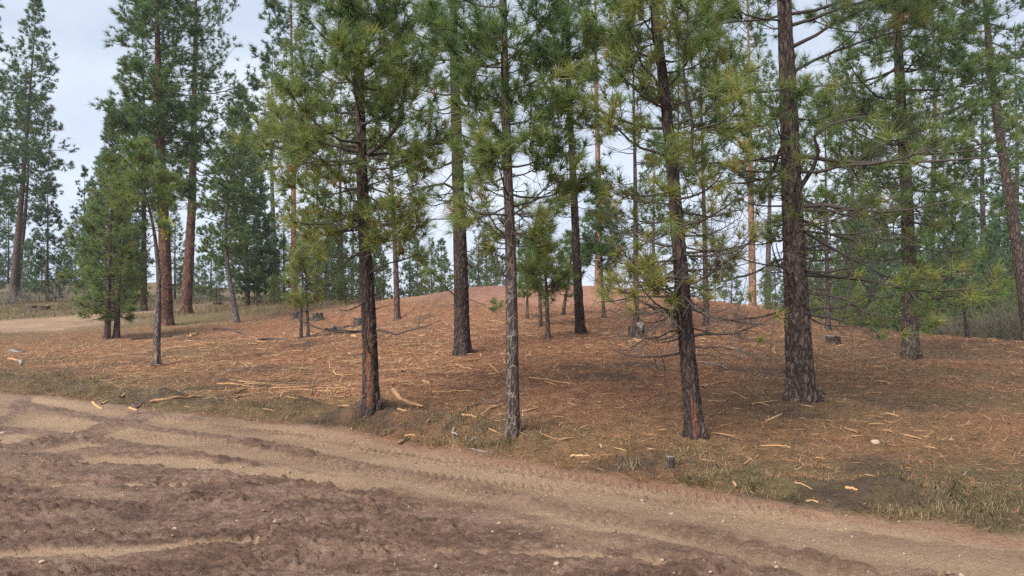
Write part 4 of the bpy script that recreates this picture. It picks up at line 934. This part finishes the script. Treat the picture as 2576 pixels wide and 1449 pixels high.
S = [
 (c7, [(520, 495), (550, 545), (610, 600), (690, 630), (780, 658)], 18, 'thick curved bare branch lying between the scorched and fissured pines', .75, None),
 (c7, [(600, 345), (700, 322), (800, 318)], 12, 'straight tan branch piece upslope of the thick curved branch', .6, None),
 (c7, [(860, 527), (980, 520), (1100, 510), (1220, 508)], 9, 'long pale splintered pole left of the fissured pine', .75, None),
 (c7, [(1030, 692), (1180, 650), (1240, 635), (1300, 622)], 10, 'half barked branch with pale broken end near the fissured pine', .35, None),
 (c7, [(1230, 727), (1340, 685), (1420, 645), (1490, 618)], 9, 'slanting thin tan pole touching the fissured pine trunk', .7, None),
 (c7, [(1115, 732), (1180, 735), (1250, 742)], 10, 'short pale yellow stake below the slanting tan pole', .9, None),
 (c7, [(1700, 393), (1850, 408), (1980, 440), (2130, 462)], 8, 'long thin yellow pole right of the fissured pine', .7, None),
 (c7, [(1070, 280), (1130, 305), (1210, 322)], 8, 'short curved tan stick upslope below the drooping pine', .75, None),
 (c7, [(1350, 275), (1410, 330), (1445, 380)], 7, 'thin bent stick with bright end left of the fissured trunk', .8, None),
 (c7, [(0, 330), (30, 375), (100, 368), (190, 358)], 7, 'crooked pale stick left of the scorched pine', .8, None),
 (c7, [(100, 560), (180, 540), (248, 530)], 8, 'brown stick leaning in to the scorched pine foot', .5, None),
 (c7, [(40, 662), (90, 640), (135, 628)], 8, 'short tan stick downslope left of the scorched pine', .7, None),
 (c7, [(780, 420), (835, 442)], 14, 'stubby pale wood chunk beside a dark soil patch', .9, None),
 (c7, [(2060, 1096), (2150, 1076), (2225, 1070)], 11, 'pale split stick in the roadside grass', .97, None),
 (c7, [(1285, 565), (1330, 605), (1380, 632)], 7, 'grey forked twig between pale poles', .35, M_GREYWOOD),
 (c7, [(690, 567), (780, 560), (880, 552), (920, 575)], 7, 'thin brown stick with light middle below the tan pole', .5, None),
 (c7, [(560, 680), (640, 700)], 8, 'small tan chip stick under the thick curved branch', .8, None),
 (c7, [(1050, 850), (1035, 895), (1045, 915), (1080, 922)], 11, 'bleached angular root fragment on the grassy bank', .7, M_GREYWOOD),
 (c7, [(1157, 905), (1152, 950), (1135, 975)], 7, 'smaller bleached curved fragment on the grassy bank', .65, M_GREYWOOD),
 (c7, [(1240, 912), (1195, 940), (1185, 972)], 9, 'bleached forked twig piece on the grassy bank', .75, M_GREYWOOD),
 (c7, [(1280, 945), (1320, 975), (1370, 985)], 10, 'dark curved root below the fissured pine foot', .05, M_GREYWOOD),
 (c7, [(1180, 1005), (1280, 1030), (1400, 1050)], 7, 'long pale grey twig along the bank lip', .6, M_GREYWOOD),
 (c7, [(570, 975), (620, 940), (670, 915)], 9, 'reddish stick poking from the bank grass', .4, None),
 (c7, [(620, 912), (680, 902), (718, 898)], 11, 'yellow wood slab on the bank grass', .8, None),
 (c6, [(1040, 268), (1150, 250), (1280, 222), (1400, 205)], 11, 'long orange peeled branch above the tyre crossing', .6, None),
 (c6, [(640, 248), (675, 282), (708, 297)], 10, 'short pale curved stick at the road edge by the tyre crossing', .95, None),
 (c6, [(705, 268), (745, 240)], 11, 'pale stubby stick next to the curved roadside stick', .9, None),
 (c6, [(895, 288), (950, 308)], 10, 'small pale stick further along the road edge', .9, None),
 (c6, [(985, 245), (960, 280), (935, 300)], 7, 'dark thin stick standing aslant at the road edge', .15, None),
 (c6, [(1500, 120), (1620, 125), (1800, 118)], 8, 'long thin tan stick above the orange brush pile', .7, None),
 (c6, [(830, 225), (868, 200)], 8, 'small tan stick in the dark roadside litter', .85, None),
 (c1, [(115, 1278), (165, 1290), (210, 1302), (280, 1285)], 11, 'grey forked driftwood branch by the road bend', .6, M_GREYWOOD),
 (c1, [(90, 1365), (150, 1378), (210, 1390)], 8, 'yellowish stick below the grey driftwood branch', .8, None),
 (c1, [(215, 1385), (235, 1425), (210, 1445)], 10, 'pale hooked stick below the grey driftwood branch', .85, M_GREYWOOD),
 (c8, [(505, 400), (620, 365), (738, 340)], 9, 'slanting tan stick right of the leaning pine', .6, None),
 (c8, [(850, 532), (950, 510), (1060, 490)], 8, 'thin brown stick at the foot of the thickest pine', .55, None),
 (c8, [(620, 112), (690, 112), (752, 120)], 11, 'orange slab of wood upslope between two pines', .6, None),
 (c8, [(800, 965), (850, 920), (912, 882)], 7, 'thin tan twig in the grass below the leaning pine', .7, None),
 (c8, [(470, 208), (560, 220), (620, 240), (690, 275)], 8, 'grey branching twig right of the leaning trunk', .35, M_GREYWOOD),
 (c8, [(550, 490), (670, 497)], 7, 'short straight tan stick below the slanting tan stick', .7, None),
 (c8, [(1380, 442), (1440, 432), (1475, 425)], 9, 'brown stick right of the thickest pine foot', .3, None),
 (c8, [(1250, 1215), (1300, 1222), (1342, 1238)], 8, 'pale stick at the road edge on the right bank', .95, None),
 (c8, [(1540, 1130), (1580, 1165), (1625, 1192)], 12, 'pale broken branch end poking from the bank hollow', .97, None),
 (c8, [(1170, 1105), (1230, 1130), (1300, 1160)], 7, 'long straw coloured twig across the bank hollow', .7, None),
 (c8, [(725, 1105), (748, 1138)], 11, 'short orange chip standing at the bank foot', .75, None),
 (c4, [(360, 1160), (430, 1172), (525, 1162)], 15, 'tan branch lying in front of the split stump', .75, None),
 (c4, [(460, 1075), (530, 1078), (600, 1092)], 11, 'dark branch lying beside the split stump', .1, None),
 (c4, [(1280, 1250), (1380, 1255), (1490, 1262)], 14, 'dark rimmed wood slab left of the thickest pine', .4, None),
 (c2, [(1370, 1070), (1480, 1045), (1600, 1020), (1700, 1005)], 12, 'long grey fallen limb beside the peeking grey stump', .15, M_GREYWOOD),
 (c2, [(1650, 1122), (1700, 1128)], 14, 'pale oval wood chip below the peeking grey stump', .95, None),
 (c2, [(150, 1050), (260, 1035), (370, 1060), (490, 1108)], 8, 'dark rotten log in a low brush heap', .0, M_GREYWOOD),
 (c2, [(620, 1170), (760, 1160), (900, 1150), (960, 1175)], 8, 'dark branch in brush left of the twin saplings', .0, M_GREYWOOD),
 (c1, [(1430, 1160), (1600, 1145), (1800, 1130), (2000, 1115)], 8, 'long dark brush log behind the crooked slim pine', .0, M_GREYWOOD),
 (c1, [(2060, 1140), (2145, 1088)], 10, 'tan stick upslope of the long brush log', .7, None),
]
for cf, pts, w, lab, tn, mt in S: stick([cf(*p) for p in pts], w, lab, tn, mt)
rng = np.random.default_rng(77)
for k in range(46):     # brush pile of split orange wood left of the scorched pine
    X0, Y0 = rng.uniform(600, 890), rng.normal(982, 13)
    a = rng.normal(0, .8); L = rng.uniform(30, 120)
    stick([(X0 - L / 2 * math.cos(a), Y0 + L * .18 * math.sin(a)), (X0, Y0 + rng.normal(0, 2)), (X0 + L / 2 * math.cos(a), Y0 - L * .18 * math.sin(a))], rng.uniform(2.5, 5.5), 'split orange stick in the brush pile left of the scorched pine', rng.uniform(.3, .75), None, 'split_stick', 'orange brush pile', 'stick')

# chips that can be told apart, and the mass of smaller ones
def sliver_verts(n, rng, lo, hi, wlo, whi):
    L = rng.uniform(lo, hi, n); w = rng.uniform(wlo, whi, n); h = w * rng.uniform(.25, .6, n)
    x = np.array([-.5, .1, .5]); ws = np.array([.3, 1, .2])
    V = np.zeros((n, 3, 3, 3))
    bend = rng.normal(0, .06, n)
    for k in range(3):
        for j, (sy, sz) in enumerate(((-1, 0), (1, 0), (.2, 1))):
            V[:, k, j, 0] = x[k] * L; V[:, k, j, 1] = sy * w * .5 * ws[k] + bend * L * (1 - 4 * x[k] ** 2); V[:, k, j, 2] = sz * h * (0.4 + .6 * ws[k])
    q = [[k * 3 + j, k * 3 + (j + 1) % 3, (k + 1) * 3 + (j + 1) % 3, (k + 1) * 3 + j] for k in range(2) for j in range(3)]
    return V.reshape(n, 9, 3), np.array(q)

chip_me = []
for k in range(6):
    V, q = sliver_verts(1, np.random.default_rng(40 + k), .12, .28, .014, .032)
    chip_me.append(mesh('wood_chip', V[0], q, (M_WOOD,), False, {'tint': np.full(9, .42 + .07 * k)}))
rng = np.random.default_rng(78)
for k in range(170):
    X, Y = rng.uniform(450, 2350), 790 + 340 * rng.uniform(0, 1) ** 1.5
    p = on_ground(X, Y)
    if edge_y(p[0]) - p[1] > -0.3: continue
    o = tag(obj('wood_chip', chip_me[k % 6]), 'loose pale splinter of wood scattered on the needle covered slope', 'wood chip', 'pale splinters scattered on the slope')
    o.location = p + np.array([0, 0, .008]); o.rotation_euler = (rng.normal(0, .12), rng.normal(0, .15), rng.uniform(0, 6.28)); s_ = rng.uniform(.6, 1.25); o.scale = (s_, s_, s_)

def scatter(n, rng, dmin, dmax, amin=-38, amax=38, power=1.0):
    d = dmin + (dmax - dmin) * rng.random(n) ** power; a = np.radians(rng.uniform(amin, amax, n))
    return np.tan(a) * d, d

def litter(n, rng, dmin, dmax, lo, hi, wlo, whi, tlo, thi, lift, power):
    x, y = scatter(n, rng, dmin, dmax, power=power)
    z, at, s, fr, mo = surface(x, y)
    dens = np.clip((1 - at['road']) * (1 - .55 * at['olive']) * (1 - .7 * at['dark']) * (.55 + .45 * sstep(.22, -.1, x / y)) * (2.2 * fbm(x * .8, y * 1.4, 7, 3) - .25), 0, 1)
    k = (rng.random(n) < dens) & (s < -.1) & ~((x / y < -.3) & (y > 24))
    x, y, z = x[k], y[k], z[k]; n = len(x)
    V, q = sliver_verts(n, rng, lo, hi, wlo, whi)
    th_ = rng.uniform(0, 2 * np.pi, n); tl = rng.normal(0, .13, n)
    c, s_ = np.cos(th_)[:, None], np.sin(th_)[:, None]
    W = np.empty_like(V)
    W[..., 0] = x[:, None] + V[..., 0] * c - V[..., 1] * s_; W[..., 1] = y[:, None] + V[..., 0] * s_ + V[..., 1] * c
    W[..., 2] = z[:, None] + V[..., 2] + V[..., 0] * tl[:, None] + lift
    t = np.repeat(rng.uniform(tlo, thi, n)[:, None], 9, 1)
    f = (np.arange(n)[:, None, None] * 9 + q[None]).reshape(-1, 4)
    return W.reshape(-1, 3), f, t.ravel()
acc = Acc()
rng = np.random.default_rng(79)
acc.add(*litter(12000, rng, 6.5, 30, .05, .18, .006, .015, .10, .80, .006, 1.0))
acc.add(*litter(6000, rng, 15, 36, .12, .36, .012, .032, .15, .85, .01, 1.0))
v, f, a = acc.get()
tag(obj('wood_chips', mesh('wood_chips', v, f, (M_WOOD,), False, {'tint': a})), 'small shredded wood bits strewn across the slope', 'wood chips', kind='stuff')

def blades(x, y, z, h, lean, wid, tint, rng, segs=2):
    n = len(x); az = rng.uniform(0, 2 * np.pi, n); dirh = np.stack([np.cos(az), np.sin(az), az * 0], -1)
    side = np.stack([-np.sin(az), np.cos(az), az * 0], -1) * (wid * .5)[:, None]
    b = np.stack([x, y, z - .01], -1); m = b + dirh * (h * lean * .35)[:, None] + np.array([0, 0, 1]) * (h * .6)[:, None]
    t = b + dirh * (h * lean)[:, None] + np.array([0, 0, 1]) * (h * np.clip(1.02 - .75 * lean, .1, 1))[:, None]
    V = np.stack([b - side, b + side, m + side * .7, m - side * .7, t], 1)
    i = np.arange(n)[:, None] * 5
    f = np.concatenate([i + np.array([0, 1, 2]), i + np.array([0, 2, 3]), i + np.array([3, 2, 4])], 1).reshape(-1, 3)
    return V, f, np.repeat(tint, 5)

# needle straw: thin fallen needles and stalks over the whole floor
rng = np.random.default_rng(80)
acc = Acc()
for n, d0, d1, lo, hi, w in ((80000, 5.2, 14, .06, .17, .0048), (90000, 11, 34, .10, .28, .010)):
    x, y = scatter(n, rng, d0, d1, power=.9)
    z, at, s, fr, mo = surface(x, y)
    k = (s < .05) & (rng.random(n) < (1 - .8 * at['dark']) * (1 - np.maximum(fr, mo)))
    x, y, z = x[k], y[k], z[k]; n = len(x); L = rng.uniform(lo, hi, n); az = rng.uniform(0, 2 * np.pi, n); tl = np.abs(rng.normal(0, .18, n))
    dv = np.stack([np.cos(az), np.sin(az), tl], -1) * L[:, None]; sd_ = np.stack([-np.sin(az), np.cos(az), az * 0], -1) * w * rng.uniform(.6, 1.3, n)[:, None]
    p = np.stack([x, y, z + .006], -1)
    V = np.stack([p - sd_ * .5, p + sd_ * .5, p + dv], 1)
    t = np.clip(rng.normal(.48, .24, n) + .10 * sstep(.15, -.1, x / y) - .22 * at['dark'][k] - .05 * at['olive'][k], 0, 1)
    acc.add(V, np.arange(n * 3).reshape(-1, 3), np.repeat(t, 3))
n = 16000      # drifts of shredded orange fibre left of the scorched pine
dd = rng.uniform(11.5, 21, n); xx = np.tan(np.radians(rng.uniform(-29, -3, n))) * dd
zf, at, sf, fr, mo = surface(xx, dd)
k = (sf < -.6) & (rng.random(n) < sstep(.44, .62, fbm(xx * .55, dd * 1.5, 141, 3)))
xx, dd, zf = xx[k], dd[k], zf[k]; n = len(xx); L = rng.uniform(.12, .42, n); az = rng.normal(0, .7, n); tl = np.abs(rng.normal(0, .10, n))
dv = np.stack([np.cos(az), np.sin(az), tl], -1) * L[:, None]; sd_ = np.stack([-np.sin(az), np.cos(az), az * 0], -1) * .012
p = np.stack([xx, dd, zf + .008], -1)
acc.add(np.stack([p - sd_ * .5, p + sd_ * .5, p + dv], 1), np.arange(n * 3).reshape(-1, 3), np.repeat(np.clip(rng.normal(.74, .15, n), 0, 1), 3))
v, f, a = acc.get()
tag(obj('needle_litter', mesh('needle_litter', v, f, (M_LITTER,), False, {'tint': a})), 'rusty fallen pine needles covering the forest floor', 'pine needles', kind='stuff')

# grass: bank tussocks, thin turf on the right slope, tall dry grass in the far field
rng = np.random.default_rng(81)
acc = Acc()
ex = rng.uniform(-13, 4.6, 620); off = np.abs(rng.normal(.1, .55, 620)) + .02; keepg = fbm(ex * 1.6, off * 2, 19, 2) > np.where(ex < -2, .52, .46); ex, off = ex[keepg], off[keepg]; NG = len(ex)
ty = edge_y(ex) + off / .85
cnt = rng.integers(14, 60, NG)
kx, ky = np.repeat(ex, cnt), np.repeat(ty, cnt)
spread = np.repeat(rng.uniform(.05, .11, NG), cnt)
kx, ky = kx + rng.normal(0, 1, len(kx)) * spread, ky + rng.normal(0, 1, len(ky)) * spread
size = np.repeat(rng.uniform(.05, .11, NG) * np.where(off < .9, 1.1, .7), cnt) * rng.uniform(.5, 1.3, len(kx))
tt_ = np.clip(np.repeat(rng.normal(.52, .24, NG), cnt) + rng.normal(0, .13, len(kx)), 0, 1)
zz, at, s, fr, mo = surface(kx, ky)
k = s < -.02
acc.add(*blades(kx[k], ky[k], zz[k], size[k], np.clip(rng.normal(1.12, .16, k.sum()), .5, 1.3), np.full(k.sum(), .006) * rng.uniform(.6, 1.2, k.sum()), tt_[k], rng))
x, y = scatter(60000, rng, 5.0, 21, -36, 37, .9)
z, at, s, fr, mo = surface(x, y)
k = (s < -.1) & (rng.random(len(x)) < np.clip(at['olive'] * 1.1 - .12, 0, 1) * np.clip(2.6 * fbm(x * 2.5, y * 2.5, 15, 2) - .95, 0, 1))
n = k.sum()
acc.add(*blades(x[k], y[k], z[k], rng.uniform(.03, .09, n), np.clip(rng.normal(.95, .25, n), .2, 1.3), rng.uniform(.004, .008, n), np.clip(rng.normal(.45, .2, n), 0, 1), rng))
x, y = scatter(26000, rng, 30, 62, -36, -8, .8)
z, at, s, fr, mo = surface(x, y)
k = (fr < .2) & (at['road'] < .5) & (rng.random(len(x)) < sstep(34, 44, y)); n = k.sum()
acc.add(*blades(x[k], y[k], z[k], rng.uniform(.10, .36, n), np.clip(rng.normal(.5, .2, n), .05, 1), rng.uniform(.012, .03, n), np.clip(rng.normal(.5, .2, n), 0, 1), rng))
v, f, a = acc.get()
tag(obj('grass', mesh('grass', v, f, (M_GRASS,), False, {'tint': a})), 'dry grass along the bank and in the field', 'grass', kind='stuff')

# ---------------------------------------------------------------- bare shrubs
def shrub(X, Y, d, wpx, hpx, label, group, seed, n=34, tint=.75):
    rng = np.random.default_rng(seed)
    p = at_depth(X, Y, d); p[2] = ground_z(p[0], p[1])[0]
    W, H = wpx / F * d, 0.8 * hpx / F * d
    root = empty('bare_shrub', p); tag(root, label, 'shrub', group)
    az = rng.uniform(0, 2 * np.pi, n); el = np.radians(rng.uniform(45, 88, n))
    dr = np.stack([np.cos(az) * np.cos(el), np.sin(az) * np.cos(el), np.sin(el)], -1)
    p0 = np.stack([np.cos(az), np.sin(az), az * 0], -1) * (rng.random(n) * W * .3)[:, None]
    L = H * rng.uniform(.5, 1.05, n)
    B = grow(p0, dr, L, 5, np.full(n, .05), np.full(n, 0.), .16, rng)
    obj('stems', mesh('stems', *(lambda V, f: (V.reshape(-1, 3), f.reshape(-1, 4)))(*tubes(B, (.006 + .004 * L)[:, None] * np.linspace(1, .35, 5), 3)), (M_TWIG,), True, {'tint': np.full(n * 15, tint)}), root)['kind'] = 'stuff'
    own = np.repeat(np.arange(n), 7); s = rng.uniform(.3, 1, len(own)); q, t = sample(B, own, s)
    T = grow(q, side_dirs(t, np.radians(rng.uniform(20, 60, len(own))), rng.uniform(0, 6.28, len(own))), L[own] * rng.uniform(.15, .4, len(own)), 3, np.zeros(len(own)), np.full(len(own), .1), .15, rng)
    V, f = tubes(T, np.full((len(own), 3), .0035) * np.linspace(1.3, .6, 3) * (d / 25), 3)
    obj('twigs', mesh('twigs', V.reshape(-1, 3), f.reshape(-1, 4), (M_TWIG,), False, {'tint': np.full(len(own) * 9, min(1, tint + .25))}), root)['kind'] = 'stuff'
for k, a in enumerate([(2410, 842, 23, 120, 95), (2475, 848, 22, 110, 110), (2530, 850, 21.5, 100, 130), (2580, 855, 21, 110, 150), (2360, 838, 24, 90, 70)]): shrub(*a, ['bare shrub just right of the bare dead sapling base', 'wider bare shrub between dead sapling and slanting reddish pine', 'bare shrub at the foot of the slanting reddish pine', 'tallest bare shrub cut by the picture edge', 'lowest bare shrub left of the bare dead sapling'][k], 'bare shrubs at the crest', 500 + k)
for k, a in enumerate([(5, 748, 56, 90, 60), (60, 752, 58, 80, 45), (105, 748, 60, 90, 40), (160, 752, 58, 80, 50), (200, 758, 54, 70, 45), (240, 762, 53, 70, 40), (-40, 752, 55, 90, 60), (30, 758, 53, 70, 40)]): shrub(*a, ['bare shrub at the foot of the tall lone field pine', 'bare shrub just right of the tall lone field pine', 'bare shrub left of the small pointed conifer', 'bare shrub right of the small pointed conifer', 'bare shrub where the field meets the young twin pines', 'rightmost bare shrub of the field', 'leftmost bare shrub of the field', 'low bare shrub in front of the tall lone field pine'][k], 'bare shrubs in the field', 520 + k, 44)
for k, a in enumerate([(500, 765, 50, 70, 30), (560, 762, 52, 80, 26), (650, 762, 50, 80, 28), (700, 764, 48, 80, 28), (790, 766, 46, 70, 26)]): shrub(*a, ['low leafless brush right of the tall red feathery pine', 'low leafless brush left of the leaning grey conifer', 'low leafless brush right of the leaning grey conifer', 'low leafless brush left of the tall pale trunk', 'low leafless brush right of the twin saplings'][k], 'low brush at the clearing edge', 540 + k, 40)

# ---------------------------------------------------------------- stones
def stone(X, Y, wpx, label, tint, seed, flat=.55):
    rng = np.random.default_rng(seed); p = on_ground(X, Y); r = wpx / 2 / F * p[1]
    nu, nv = 12, 7
    u = np.arange(nu) * 2 * np.pi / nu; w = np.linspace(-1.45, 1.45, nv)
    V = np.array([[(math.cos(a) * math.cos(b), math.sin(a) * math.cos(b) * .75, math.sin(b) * flat) for a in u] for b in w]).reshape(-1, 3)
    V *= (r * (0.8 + .4 * vnoise(V[:, 0] * 2 + seed, V[:, 1] * 2 + V[:, 2] * 2, seed)))[:, None]
    i, j = np.meshgrid(np.arange(nv - 1), np.arange(nu), indexing='ij'); j_ = (j + 1) % nu
    f = np.stack([i * nu + j, i * nu + j_, (i + 1) * nu + j_, (i + 1) * nu + j], -1).reshape(-1, 4)
    f = np.concatenate([f, [[nu * (nv - 1) + k for k in (0, 3, 6, 9)]]])
    o = obj('stone', mesh('stone', V, f, (M_STONE,), False, {'tint': np.clip(tint + rng.normal(0, .06, len(V)), 0, 1)}))
    o.location = p + np.array([0, 0, r * flat * .35]); o.rotation_euler = (0, 0, rng.uniform(-.4, .4))
    tag(o, label, 'stone', 'stones on the road and bank')
for k, a in enumerate([(*c6(1210, 1135), 13, 'upright pale yellow stone in the churned mud', .9), (*c6(18, 465), 18, 'flat tan stone at the picture edge by the tracks', .6), (*c6(290, 1410), 16, 'flat pale stone on the bare strip nearest the camera', 1.0), (*c8(1755, 803), 24, 'broad pale flat stone on the right grassy slope', 1.0),
     (*c6(1365, 708), 12, 'pale stone on the long tan strip between tracks', .9), (*c6(1545, 725), 14, 'paler wider stone on the tan strip beside the track', .95), (*c8(275, 1315), 12, 'yellowish stone at the edge of the churned mud', .7), (*c8(1128, 832), 9, 'small round pale stone on the grassy slope', 1.0),
     (*c6(1640, 1090), 8, 'tiny white stone in the middle of the mud', 1.0), (*c6(1790, 1195), 9, 'small orange white stone low in the mud', .8), (1400, 1428, 18, 'pale stone in mud near the bottom edge', .7), (*c6(38, 848), 8, 'tiny pale stone beside the thin tan strip', .9)]): stone(*a[:3], a[3], a[4], 600 + k)

# ---------------------------------------------------------------- loose gravel on the road
rng = np.random.default_rng(83)
x, y = scatter(5200, rng, 4.0, 13, -38, 38, 1.0)
z, at, s, fr, mo = surface(x, y)
k = (s > 0) & (rng.random(len(x)) < .25 + .75 * (1 - at['mud']))
x, y, z = x[k], y[k], z[k]; n = len(x)
O = np.array([[1, 0, 0], [0, 1, 0], [-1, 0, 0], [0, -1, 0], [0, 0, .8], [0, 0, -.8]], float)
OF = np.array([[0, 1, 4], [1, 2, 4], [2, 3, 4], [3, 0, 4], [1, 0, 5], [2, 1, 5], [3, 2, 5], [0, 3, 5]])
sz = rng.uniform(.004, .011, n) * (1 + 1.2 * (rng.random(n) < .06))
V = O[None] * (sz[:, None, None] * rng.uniform(.6, 1.3, (n, 6, 1))); ca, sa = np.cos(rng.uniform(0, 6.28, n))[:, None], np.sin(rng.uniform(0, 6.28, n))[:, None]
W = np.stack([V[..., 0] * ca - V[..., 1] * sa + x[:, None], V[..., 0] * sa + V[..., 1] * ca + y[:, None], V[..., 2] + (z + sz * .3)[:, None]], -1)
tag(obj('gravel', mesh('gravel', W.reshape(-1, 3), (np.arange(n)[:, None, None] * 6 + OF).reshape(-1, 3), (M_STONE,), False, {'tint': np.repeat(rng.uniform(0, 1, n) ** 1.5, 6)})), 'small pale gravel pressed into the dirt road', 'gravel', kind='stuff')

# ---------------------------------------------------------------- moist air
def haze_box(x0, x1, y0, y1, z0, z1, density):
    V = [(x, y, z) for z in (z0, z1) for y in (y0, y1) for x in (x0, x1)]
    Fq = [(0, 2, 3, 1), (4, 5, 7, 6), (0, 1, 5, 4), (2, 6, 7, 3), (0, 4, 6, 2), (1, 3, 7, 5)]
    m = bpy.data.materials.new('haze'); m.use_nodes = True; n = m.node_tree.nodes; n.clear()
    o = n.new('ShaderNodeOutputMaterial'); v = n.new('ShaderNodeVolumePrincipled')
    v.inputs['Color'].default_value = (0.86, 0.90, 0.97, 1); v.inputs['Density'].default_value = density; v.inputs['Anisotropy'].default_value = 0.2
    m.node_tree.links.new(v.outputs['Volume'], o.inputs['Volume'])
    return tag(obj('haze', mesh('haze', V, Fq, (m,))), 'faint moist haze in the air between the trees', 'haze', kind='stuff')
haze_box(-520, 520, -520, 520, -14, 30, 0.0005)
scene.cycles.volume_bounces = 1
